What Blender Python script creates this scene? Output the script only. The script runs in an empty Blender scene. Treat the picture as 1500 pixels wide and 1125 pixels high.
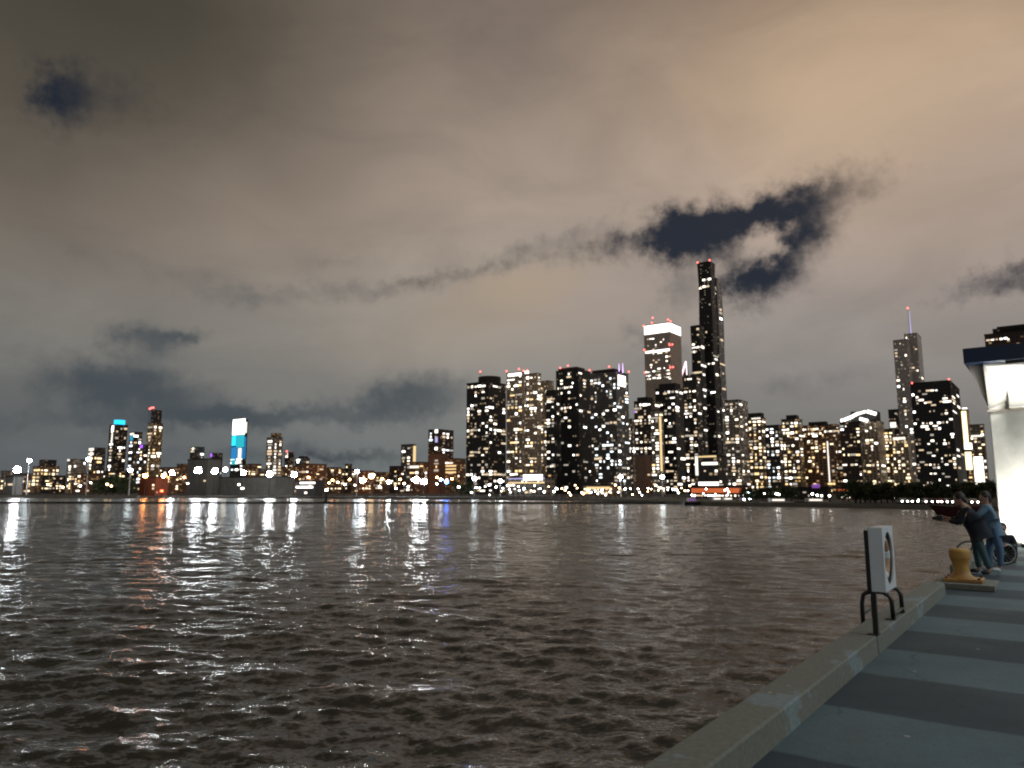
import bpy, bmesh, math, random
import numpy as np
from mathutils import Vector, Matrix
random.seed(7)
rnd = random.Random(11)
scene = bpy.context.scene
col = scene.collection
R = math.radians

# ------------------------------------------------------------------ camera
FPX = 1083.0                                   # focal length in photograph pixels (1500 wide)
PITCH = math.atan((720 - 562.5) / FPX)
CAMZ, DECK = 4.02, 2.4
cam_d = bpy.data.cameras.new("camera"); cam = bpy.data.objects.new("camera", cam_d); col.objects.link(cam)
cam_d.sensor_width = 36.0; cam_d.lens = 36.0 * FPX / 1500.0
cam_d.clip_start = 0.1; cam_d.clip_end = 40000
cam.location = (0, 0, CAMZ); cam.rotation_euler = (R(90) + PITCH, 0, 0)
scene.camera = cam
scene.view_settings.view_transform = 'Standard'; scene.view_settings.look = 'None'
scene.view_settings.exposure = 0; scene.view_settings.gamma = 1
cy = scene.cycles
cy.use_denoising = True; cy.max_bounces = 5; cy.diffuse_bounces = 2; cy.glossy_bounces = 3
cy.transparent_max_bounces = 6; cy.caustics_reflective = False; cy.caustics_refractive = False
cy.sample_clamp_indirect = 4; cy.sample_clamp_direct = 0; cy.filter_width = 2.1
cy.use_light_tree = True

CP, SP = math.cos(PITCH), math.sin(PITCH)
def ray(px, py):
    a = (px - 750) / FPX; b = -(py - 562.5) / FPX
    return a, CP - SP * b, SP + CP * b
def P(px, py, Y):
    a, y, z = ray(px, py); t = Y / y
    return Vector((a * t, Y, CAMZ + z * t))
def azel(px, py):
    a, y, z = ray(px, py)
    return math.degrees(math.atan2(a, y)), math.degrees(math.atan2(z, math.hypot(a, y)))
A = R(36.4); SA, CA = math.sin(A), math.cos(A)
def pier(u, v, z=0.0):                         # along the pier, across it, above its deck
    return Vector((u * SA + v * CA, u * CA - v * SA, DECK + z))

# ------------------------------------------------------------------ node helpers
def srgb(r, g, b):
    f = lambda c: (c / 255 / 12.92) if c / 255 <= 0.04045 else ((c / 255 + 0.055) / 1.055) ** 2.4
    return (f(r), f(g), f(b), 1)
class NT:
    def __init__(s, tree): s.t = tree; s.n = tree.nodes; s.l = tree.links
    def new(s, typ, **k):
        n = s.n.new(typ)
        for a, v in k.items(): setattr(n, a, v)
        return n
    def put(s, sock, v):
        if hasattr(v, 'links') or isinstance(v, bpy.types.NodeSocket): s.l.new(v, sock)
        else: sock.default_value = v
    def math(s, op, a, b=None, c=None, clamp=False):
        n = s.new('ShaderNodeMath', operation=op); n.use_clamp = clamp
        s.put(n.inputs[0], a)
        if b is not None: s.put(n.inputs[1], b)
        if c is not None: s.put(n.inputs[2], c)
        return n.outputs[0]
    def mix(s, f, a, b, mode='MIX'):
        n = s.new('ShaderNodeMix', data_type='RGBA', blend_type=mode)
        s.put(n.inputs[0], f); s.put(n.inputs[6], a); s.put(n.inputs[7], b)
        return n.outputs[2]
    def ramp(s, f, pts):
        n = s.new('ShaderNodeValToRGB'); cr = n.color_ramp
        while len(cr.elements) < len(pts): cr.elements.new(0.5)
        for e, (p, c) in zip(cr.elements, pts): e.position = p; e.color = c
        s.put(n.inputs[0], f); return n.outputs[0]
    def noise(s, vec, scale, detail=4, rough=0.5, dist=0.0):
        n = s.new('ShaderNodeTexNoise'); n.inputs['Scale'].default_value = scale
        n.inputs['Detail'].default_value = detail; n.inputs['Roughness'].default_value = rough
        n.inputs['Distortion'].default_value = dist
        if vec is not None: s.l.new(vec, n.inputs['Vector'])
        return n
    def smooth(s, v, lo, hi):
        n = s.new('ShaderNodeMapRange', interpolation_type='SMOOTHSTEP'); n.clamp = True
        s.put(n.inputs[0], v); n.inputs[1].default_value = lo; n.inputs[2].default_value = hi
        return n.outputs[0]

# ------------------------------------------------------------------ world: night clouds lit by the city
w = bpy.data.worlds.new("World"); scene.world = w; w.use_nodes = True
T = NT(w.node_tree); T.n.clear()
out = T.new('ShaderNodeOutputWorld'); bg = T.new('ShaderNodeBackground'); T.l.new(bg.outputs[0], out.inputs[0])
tc = T.new('ShaderNodeTexCoord'); sep = T.new('ShaderNodeSeparateXYZ'); T.l.new(tc.outputs['Generated'], sep.inputs[0])
deg = 180 / math.pi
az = T.math('MULTIPLY', T.math('ARCTAN2', sep.outputs[0], sep.outputs[1]), deg)
el = T.math('MULTIPLY', T.math('ARCSINE', sep.outputs[2]), deg)
def comb(x, y, z=0.0):
    n = T.new('ShaderNodeCombineXYZ'); T.put(n.inputs[0], x); T.put(n.inputs[1], y); T.put(n.inputs[2], z); return n.outputs[0]
ae = comb(az, el)
def vmath(op, a, b):
    n = T.new('ShaderNodeVectorMath', operation=op); T.put(n.inputs[0], a); T.put(n.inputs[1], b); return n.outputs[0] if op != 'DOT_PRODUCT' else n.outputs['Value']
aes = vmath('MULTIPLY', ae, (0.05, 0.11, 1.0))
nw = T.noise(ae, 0.16, 6, 0.6)
warp = vmath('MULTIPLY', vmath('SUBTRACT', nw.outputs['Color'], (0.5, 0.5, 0.5)), (6.0, 3.2, 0.0))
wae = vmath('ADD', ae, warp)
nf = T.noise(ae, 0.9, 5, 0.62)
nm = T.noise(ae, 0.42, 5, 0.6)
warp2 = vmath('ADD', vmath('ADD', ae, vmath('MULTIPLY', vmath('SUBTRACT', nf.outputs['Color'], (0.5, 0.5, 0.5)), (2.0, 1.5, 0.0))), vmath('MULTIPLY', vmath('SUBTRACT', nm.outputs['Color'], (0.5, 0.5, 0.5)), (4.0, 2.4, 0.0)))
def blob(px, py, sx, sy, rot=0, vec=None):      # gaussian patch at a direction, sizes in degrees
    a0, e0 = azel(px, py)
    m = T.new('ShaderNodeMapping', vector_type='TEXTURE')
    T.l.new(vec or wae, m.inputs[0]); m.inputs[1].default_value = (a0, e0, 0)
    m.inputs[2].default_value = (0, 0, R(rot)); m.inputs[3].default_value = (sx, sy, 1)
    d = vmath('DOT_PRODUCT', m.outputs[0], m.outputs[0])
    return T.math('EXPONENT', T.math('MULTIPLY', d, -1.0))
def add(*v):
    r = v[0]
    for x in v[1:]: r = T.math('ADD', r, x)
    return r
def kmul(v, k): return T.math('MULTIPLY', v, k)
te = T.math('DIVIDE', el, 60.0, clamp=True)
S_ = srgb
left = T.ramp(te, [(0.0, S_(84, 90, 95)), (0.09, S_(101, 104, 104)), (0.2, S_(124, 121, 115)), (0.30, S_(126, 117, 108)), (0.42, S_(96, 89, 80)), (0.56, S_(78, 73, 64)), (1.0, S_(100, 92, 84))])
mid = T.ramp(te, [(0.0, S_(98, 106, 108)), (0.09, S_(124, 126, 124)), (0.2, S_(150, 144, 136)), (0.36, S_(162, 148, 136)), (0.48, S_(145, 131, 119)), (0.6, S_(120, 108, 98)), (1.0, S_(116, 106, 97))])
right = T.ramp(te, [(0.0, S_(108, 108, 105)), (0.10, S_(128, 126, 123)), (0.22, S_(148, 140, 135)), (0.36, S_(178, 159, 144)), (0.48, S_(180, 156, 132)), (0.62, S_(140, 120, 103)), (1.0, S_(120, 107, 94))])
c = T.mix(T.smooth(az, -30, 0), left, mid)
c = T.mix(T.smooth(az, 0, 28), c, right)
# soft variation of the cloud deck
n1 = T.noise(aes, 1.6, 6, 0.55, 0.6)
c = T.mix(1.0, c, T.ramp(n1.outputs['Fac'], [(0.3, (0.86, 0.86, 0.87, 1)), (0.72, (1.13, 1.12, 1.11, 1))]), 'MULTIPLY')
# warm glows
c = T.mix(kmul(blob(1260, 170, 9, 6.0, -10), 0.55), c, S_(192, 168, 141))
c = T.mix(kmul(blob(765, 428, 5.2, 1.7, 12), 0.65), c, S_(176, 152, 122))
c = T.mix(kmul(blob(800, 455, 10, 2.7, 10), 0.55), c, S_(160, 148, 136))
c = T.mix(kmul(blob(905, 440, 5.5, 2.4, 0), 0.6), c, S_(158, 145, 138))
c = T.mix(kmul(blob(640, 480, 7, 2.4, 15), 0.5), c, S_(150, 139, 125))
c = T.mix(kmul(blob(1420, 300, 7, 6, 0), 0.4), c, S_(160, 143, 130))
c = T.mix(kmul(blob(420, 310, 14, 4, 5), 0.35), c, S_(128, 115, 102))
# darker grey cloud bases
grey = add(kmul(blob(600, 582, 5.8, 2.0, 8, warp2), 0.9), kmul(blob(480, 430, 8, 0.9, 5, warp2), 0.40), kmul(blob(240, 400, 9, 1.2, -12, warp2), 0.32), kmul(blob(500, 385, 6, 0.9, 10, warp2), 0.3),
           kmul(blob(190, 570, 6.0, 1.9, -6, warp2), 1.1), kmul(blob(215, 495, 2.4, 1.5, 0, warp2), 0.75), kmul(blob(270, 490, 1.6, 0.6, 0, warp2), 0.6), kmul(blob(360, 612, 8, 0.9, 3, warp2), 0.8), kmul(blob(60, 620, 6, 0.8, 0, warp2), 0.4),
           kmul(blob(1000, 425, 2.6, 2.0, 10, warp2), 0.5), kmul(blob(430, 668, 12, 0.9, 0, warp2), 0.6), kmul(blob(1200, 560, 6, 1.1, 8, warp2), 0.35),
           kmul(blob(960, 500, 4, 1.0, -25, warp2), 0.5), kmul(blob(1420, 430, 5, 0.9, 8, warp2), 0.4), kmul(blob(820, 350, 9, 0.9, 14, warp2), 0.45))
grey = T.math('ADD', grey, kmul(T.math('SUBTRACT', nm.outputs['Fac'], 0.5), 0.55))
c = T.mix(kmul(T.smooth(grey, 0.10, 1.05), 0.9), c, S_(66, 74, 80))
dark = add(kmul(blob(150, 0, 16, 6), 0.5), kmul(blob(0, 230, 8, 7), 0.35))
c = T.mix(T.math('MINIMUM', dark, 0.9), c, S_(56, 55, 47))
# gaps down to the night sky
gap = add(kmul(blob(1020, 345, 4.0, 2.1, 10, warp2), 1.35), kmul(blob(1105, 312, 3.0, 1.1, 8, warp2), 0.7), kmul(blob(1215, 278, 4.4, 1.8, 5, warp2), 0.62), kmul(blob(1180, 340, 2.1, 2.2, -20, warp2), 0.8), kmul(blob(1110, 405, 3.4, 2.1, 25, warp2), 1.1),
          kmul(blob(905, 355, 4.5, 1.2, 14, warp2), 0.5), kmul(blob(740, 388, 7.0, 0.9, 14, warp2), 0.36), kmul(blob(590, 422, 5, 0.8, 12, warp2), 0.3),
          kmul(blob(1500, 400, 4.0, 1.2, 12, warp2), 0.7), kmul(blob(92, 145, 1.9, 2.2, 0, warp2), 0.72), kmul(blob(170, 140, 4.0, 2.0, 0, warp2), 0.36),
          kmul(blob(1120, 358, 1.9, 1.0, 25, warp2), -0.62), kmul(blob(510, 668, 5, 0.6, 4, warp2), 0.5))
gap = T.math('ADD', gap, kmul(T.math('SUBTRACT', nf.outputs['Fac'], 0.5), 0.75))
c = T.mix(kmul(T.smooth(gap, 0.08, 1.08), 0.97), c, S_(27, 36, 49))
lift = T.smooth(el, -3, -0.2)
c = T.mix(lift, S_(40, 40, 42), c)
c = T.mix(1.0, c, (1.01, 1.0, 0.995, 1), 'MULTIPLY')
T.l.new(c, bg.inputs[0]); bg.inputs[1].default_value = 1.07

# ------------------------------------------------------------------ materials
def principled(name, color=(0.5, 0.5, 0.5), rough=0.7, metal=0.0, emit=None, strength=0.0, var=0.0, vscale=3.0, bump=0.0, spec=0.5, sample=True):
    m = bpy.data.materials.new(name); m.use_nodes = True; t = NT(m.node_tree)
    b = t.n['Principled BSDF']; b.inputs['Base Color'].default_value = (*color[:3], 1)
    b.inputs['Roughness'].default_value = rough; b.inputs['Metallic'].default_value = metal
    b.inputs['Specular IOR Level'].default_value = spec
    tcn = t.new('ShaderNodeTexCoord')
    if var > 0:
        n = t.noise(tcn.outputs['Object'], vscale, 6, 0.6)
        lo = tuple(x * (1 - var) for x in color[:3]) + (1,); hi = tuple(min(1, x * (1 + var)) for x in color[:3]) + (1,)
        t.l.new(t.ramp(n.outputs['Fac'], [(0.3, lo), (0.7, hi)]), b.inputs['Base Color'])
        if bump > 0:
            bn = t.new('ShaderNodeBump'); bn.inputs['Strength'].default_value = bump; bn.inputs['Distance'].default_value = 0.02
            t.l.new(n.outputs['Fac'], bn.inputs['Height']); t.l.new(bn.outputs[0], b.inputs['Normal'])
    if emit:
        b.inputs['Emission Color'].default_value = (*emit[:3], 1); b.inputs['Emission Strength'].default_value = strength
        if not sample: m.cycles.emission_sampling = 'NONE'
    return m
def glow(name, color, strength, sample=False):
    return principled(name, tuple(min(0.8, x * 0.5) for x in color), 0.4, emit=color, strength=strength, sample=sample)

def facade(name, wall, glass, bay=3.6, floor=3.5, dim=0.08, dimcol=(1.0, 0.72, 0.42), dimpow=0.4, wf=0.62, hf=0.5, rough=0.5):
    m = bpy.data.materials.new(name); m.use_nodes = True; t = NT(m.node_tree)
    b = t.n['Principled BSDF']; b.inputs['Roughness'].default_value = rough
    tcn = t.new('ShaderNodeTexCoord'); s = t.new('ShaderNodeSeparateXYZ'); t.l.new(tcn.outputs['Object'], s.inputs[0])
    g = t.new('ShaderNodeSeparateXYZ'); t.l.new(tcn.outputs['Normal'], g.inputs[0])
    U = t.math('DIVIDE', t.math('ADD', s.outputs[0], s.outputs[1]), bay); V = t.math('DIVIDE', s.outputs[2], floor)
    fu = t.math('FRACT', U); fv = t.math('FRACT', V)
    inu = t.math('LESS_THAN', t.math('ABSOLUTE', t.math('SUBTRACT', fu, 0.5)), wf / 2)
    inv = t.math('LESS_THAN', t.math('ABSOLUTE', t.math('SUBTRACT', fv, 0.5)), hf / 2)
    side = t.math('LESS_THAN', t.math('ABSOLUTE', g.outputs[2]), 0.5)
    win = t.math('MULTIPLY', t.math('MULTIPLY', inu, inv), side)
    cv = t.new('ShaderNodeCombineXYZ'); t.l.new(t.math('FLOOR', U), cv.inputs[0]); t.l.new(t.math('FLOOR', V), cv.inputs[1])
    wn = t.new('ShaderNodeTexWhiteNoise', noise_dimensions='2D'); t.l.new(cv.outputs[0], wn.inputs['Vector'])
    nz = t.noise(tcn.outputs['Object'], 0.08, 4, 0.6)
    wc = t.mix(1.0, (*wall, 1), t.ramp(nz.outputs['Fac'], [(0.3, (0.75, 0.75, 0.75, 1)), (0.7, (1.2, 1.2, 1.2, 1))]), 'MULTIPLY')
    t.l.new(t.mix(win, wc, (*glass, 1)), b.inputs['Base Color'])
    lit = t.math('MULTIPLY', win, t.math('LESS_THAN', wn.outputs['Value'], dim * 1.9))
    b.inputs['Emission Color'].default_value = (*dimcol, 1)
    sc = t.new('ShaderNodeSeparateColor'); t.l.new(wn.outputs['Color'], sc.inputs[0])
    t.l.new(t.math('MULTIPLY', lit, t.math('MULTIPLY', sc.outputs[1], dimpow)), b.inputs['Emission Strength'])
    m.cycles.emission_sampling = 'NONE'
    return m

M = {}
M['dark'] = facade('dark_glass_facade', (0.035, 0.032, 0.034), (0.012, 0.013, 0.018), 3.6, 3.4, 0.10)
M['black'] = facade('black_glass_facade', (0.022, 0.024, 0.028), (0.008, 0.01, 0.014), 3.2, 3.6, 0.05, (1, .8, .55), 0.25)
M['maroon'] = facade('dark_brown_facade', (0.07, 0.042, 0.036), (0.02, 0.014, 0.014), 3.8, 3.3, 0.10)
M['tan'] = facade('tan_concrete_facade', (0.62, 0.54, 0.45), (0.12, 0.10, 0.08), 4.0, 3.1, 0.16, (1, .78, .5), 0.6, 0.5, 0.5)
M['stone'] = facade('grey_stone_facade', (0.74, 0.66, 0.60), (0.50, 0.45, 0.40), 3.0, 400, 0.0, wf=0.45, hf=0.99)
M['grey'] = facade('grey_concrete_facade', (0.40, 0.37, 0.34), (0.07, 0.07, 0.07), 4.2, 3.4, 0.14, (1, .82, .6), 0.5)
M['glassy'] = facade('silver_glass_facade', (0.16, 0.16, 0.165), (0.10, 0.105, 0.115), 3.0, 3.6, 0.08, (1, .85, .6), 0.3, 0.8, 0.7, 0.25)
M['silver'] = facade('silver_reflective_facade', (0.55, 0.53, 0.52), (0.42, 0.42, 0.44), 3.0, 3.6, 0.05, (1, .85, .6), 0.3, 0.8, 0.7, 0.35)
M['brick'] = facade('brown_brick_facade', (0.30, 0.17, 0.10), (0.05, 0.035, 0.03), 4.4, 3.4, 0.16, (1, .62, .3), 0.6)
M['plain_brick'] = principled('plain_brick_wall', (0.26, 0.17, 0.13), 0.9, var=0.2, vscale=0.2)
M['gold'] = facade('amber_lit_facade', (0.20, 0.15, 0.10), (0.07, 0.05, 0.03), 3.6, 3.3, 0.17, (1, .62, .25), 0.7)
M['roof'] = principled('dark_roofing', (0.035, 0.035, 0.038), 0.9, var=0.2, vscale=0.3)
M['crown_dark'] = principled('dark_mechanical_floor', (0.03, 0.028, 0.03), 0.7, var=0.2, vscale=0.2)
M['metal'] = principled('dark_steel', (0.05, 0.05, 0.055), 0.5, 0.6, var=0.15)
WIN = {
 'w1': glow('warm_white_window', (1.0, 0.86, 0.68), 3.0), 'w2': glow('soft_white_window', (1.0, 0.93, 0.83), 2.2),
 'w3': glow('dim_warm_window', (1.0, 0.76, 0.5), 0.9), 'w4': glow('bright_white_window', (1.0, 0.96, 0.9), 5.0),
 'a1': glow('amber_window', (1.0, 0.66, 0.3), 1.8), 'a2': glow('pale_amber_window', (1.0, 0.8, 0.5), 2.2),
 'c1': glow('cool_white_window', (0.82, 0.93, 1.0), 2.2), 'g1': glow('dim_grey_window', (1.0, 0.9, 0.75), 0.45),
 'blue': glow('blue_window', (0.15, 0.25, 1.0), 1.6)}
PAL = {'w': ['w1', 'w2', 'w2', 'w3', 'w4', 'g1', 'w1', 'g1', 'w3', 'w3'], 'a': ['a1', 'a2', 'w1', 'w3', 'a2', 'g1'], 'c': ['w2', 'c1', 'w4', 'w3', 'g1', 'c1'], 'm': ['w1', 'a2', 'w4', 'w3', 'g1', 'w2', 'a1']}
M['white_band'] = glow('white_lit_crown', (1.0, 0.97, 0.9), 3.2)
M['white_soft'] = glow('soft_lit_band', (1.0, 0.93, 0.82), 1.3)
M['gold_band'] = glow('golden_lit_band', (1.0, 0.72, 0.35), 1.0)
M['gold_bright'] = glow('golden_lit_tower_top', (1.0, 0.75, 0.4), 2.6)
M['cyan'] = glow('cyan_light_band', (0.02, 0.62, 1.0), 1.6)
M['cyan_dim'] = glow('teal_light_panel', (0.03, 0.42, 0.62), 0.8)
M['violet'] = glow('violet_light_band', (0.45, 0.12, 1.0), 1.5)
M['violet_dim'] = glow('dim_violet_lamp', (0.42, 0.16, 0.75), 0.5)
M['lilac'] = glow('lilac_antenna_light', (0.75, 0.5, 1.0), 2.0)
M['lavender'] = glow('lavender_spire_light', (0.55, 0.5, 0.95), 0.9)
M['pink'] = glow('pink_white_roof_light', (1.0, 0.8, 0.85), 1.6)
M['red'] = glow('red_aviation_lamp', (1.0, 0.12, 0.10), 5.0)
M['orange_red'] = glow('orange_red_lit_awning', (1.0, 0.22, 0.07), 0.55)
M['red_strip'] = glow('red_neon_strip', (1.0, 0.10, 0.04), 1.4)
M['green_strip'] = glow('green_dock_light', (0.12, 0.5, 0.18), 0.35)
M['aqua_glass'] = glow('aqua_lit_glass', (0.02, 0.45, 0.55), 1.1)
M['blue_glass'] = glow('blue_lit_glass', (0.02, 0.25, 0.6), 0.9)
# lamps bright enough to light what stands round them
M['lamp_white'] = glow('white_floodlight_lens', (0.93, 0.98, 1.0), 160, True)
M['lamp_small'] = glow('white_street_lamp_lens', (1.0, 0.94, 0.84), 22, True)
M['lamp_cool'] = glow('cool_street_lamp_lens', (0.82, 0.95, 1.0), 48, True)
M['lamp_orange'] = glow('orange_sodium_lens', (1.0, 0.34, 0.09), 85, True)
M['lamp_blue'] = glow('blue_lamp_lens', (0.05, 0.2, 1.0), 75, True)
M['lamp_amber'] = glow('amber_street_lamp_lens', (1.0, 0.66, 0.34), 22, True)
M['lamp_red'] = glow('red_lamp_lens', (1.0, 0.05, 0.02), 22, True)
M['post'] = principled('painted_lamp_post', (0.55, 0.57, 0.58), 0.5, var=0.1)

# ------------------------------------------------------------------ mesh helpers
def link(name, me, mat=None, parent=None, loc=None):
    o = bpy.data.objects.new(name, me); col.objects.link(o)
    if mat is not None and me is not None and len(me.materials) == 0: me.materials.append(mat)
    if parent is not None: o.parent = parent
    if loc is not None: o.location = loc
    return o
def tag(o, label=None, cat=None, group=None, kind=None):
    if label: o['label'] = label
    if cat: o['category'] = cat
    if group: o['group'] = group
    if kind: o['kind'] = kind
    return o
def empty(name, loc=(0, 0, 0), rz=0.0):
    o = bpy.data.objects.new(name, None); col.objects.link(o); o.location = loc; o.rotation_euler = (0, 0, rz); o.empty_display_size = 0.3
    return o
class MB:
    def __init__(s): s.bm = bmesh.new()
    def box(s, x0, x1, y0, y1, z0, z1, bev=0.0, mi=0):
        r = bmesh.ops.create_cube(s.bm, size=1.0, matrix=Matrix.Translation(((x0 + x1) / 2, (y0 + y1) / 2, (z0 + z1) / 2)) @ Matrix.Diagonal((x1 - x0, y1 - y0, z1 - z0, 1)))
        vs = r['verts']
        if bev > 0:
            es = list({e for v in vs for e in v.link_edges})
            bmesh.ops.bevel(s.bm, geom=es, offset=bev, segments=2, profile=0.5, affect='EDGES')
        if mi:
            for f in {f for v in vs if v.is_valid for f in v.link_faces}: f.material_index = mi
        return s
    def cyl(s, p0, p1, r0, r1=None, n=12, cap=True):
        p0, p1 = Vector(p0), Vector(p1); r1 = r0 if r1 is None else r1; d = p1 - p0
        q = d.to_track_quat('Z', 'Y').to_matrix().to_4x4()
        bmesh.ops.create_cone(s.bm, cap_ends=cap, segments=n, radius1=r0, radius2=max(r1, 1e-4), depth=d.length, matrix=Matrix.Translation((p0 + p1) / 2) @ q)
        return s
    def ball(s, c, r, sx=1, sy=1, sz=1, n=10):
        bmesh.ops.create_uvsphere(s.bm, u_segments=n, v_segments=max(6, n // 2 + 2), radius=r, matrix=Matrix.Translation(c) @ Matrix.Diagonal((sx, sy, sz, 1)))
        return s
    def lathe(s, prof, n=32, c=(0, 0)):
        rings = []
        for r, z in prof:
            rings.append([s.bm.verts.new((c[0] + r * math.cos(2 * math.pi * i / n), c[1] + r * math.sin(2 * math.pi * i / n), z)) for i in range(n)])
        for a, b in zip(rings, rings[1:]):
            for i in range(n): s.bm.faces.new((a[i], a[(i + 1) % n], b[(i + 1) % n], b[i]))
        s.bm.faces.new(rings[-1]); s.bm.faces.new(list(reversed(rings[0])))
        return s
    def prism(s, pts, z0, z1):
        lo = [s.bm.verts.new((x, y, z0)) for x, y in pts]; hi = [s.bm.verts.new((x, y, z1)) for x, y in pts]
        n = len(pts)
        s.bm.faces.new(hi); s.bm.faces.new(list(reversed(lo)))
        for i in range(n): s.bm.faces.new((lo[i], lo[(i + 1) % n], hi[(i + 1) % n], hi[i]))
        return s
    def tube(s, pts, r, n=8):
        pts = [Vector(p) for p in pts]
        rings = []; up = None
        for i, p in enumerate(pts):
            d = (pts[min(i + 1, len(pts) - 1)] - pts[max(i - 1, 0)]).normalized()
            if up is None: up = Vector((0, 0, 1)) if abs(d.z) < 0.9 else Vector((1, 0, 0))
            a = d.cross(up).normalized(); b = a.cross(d).normalized(); up = b
            rr = r[i] if isinstance(r, (list, tuple)) else r
            rings.append([s.bm.verts.new(p + (a * math.cos(2 * math.pi * k / n) + b * math.sin(2 * math.pi * k / n)) * rr) for k in range(n)])
        for a, b in zip(rings, rings[1:]):
            for k in range(n): s.bm.faces.new((a[k], a[(k + 1) % n], b[(k + 1) % n], b[k]))
        s.bm.faces.new(rings[-1]); s.bm.faces.new(list(reversed(rings[0])))
        return s
    def torus(s, c, R_, r, axis='X', n=28, k=8, a0=0, a1=2 * math.pi):
        pts = []
        full = abs(a1 - a0 - 2 * math.pi) < 1e-6
        for i in range(n if full else n + 1):
            t = a0 + (a1 - a0) * i / n
            q = {'X': (0, math.cos(t), math.sin(t)), 'Y': (math.cos(t), 0, math.sin(t)), 'Z': (math.cos(t), math.sin(t), 0)}[axis]
            ax = Vector({'X': (1, 0, 0), 'Y': (0, 1, 0), 'Z': (0, 0, 1)}[axis]); q = Vector(q)
            pts.append([s.bm.verts.new(Vector(c) + q * (R_ + r * math.cos(2 * math.pi * j / k)) + ax * r * math.sin(2 * math.pi * j / k)) for j in range(k)])
        m = len(pts)
        for i in range(m if full else m - 1):
            a, b = pts[i], pts[(i + 1) % m]
            for j in range(k): s.bm.faces.new((a[j], a[(j + 1) % k], b[(j + 1) % k], b[j]))
        if not full: s.bm.faces.new(pts[-1]); s.bm.faces.new(pts[0])
        return s
    def mesh(s, name, smooth=False):
        bmesh.ops.recalc_face_normals(s.bm, faces=s.bm.faces[:])
        me = bpy.data.meshes.new(name); s.bm.to_mesh(me); s.bm.free()
        if smooth: me.polygons.foreach_set('use_smooth', [True] * len(me.polygons))
        return me
    def build(s, name, mat, parent=None, smooth=False, loc=None):
        return link(name, s.mesh(name, smooth), mat, parent, loc)

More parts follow.
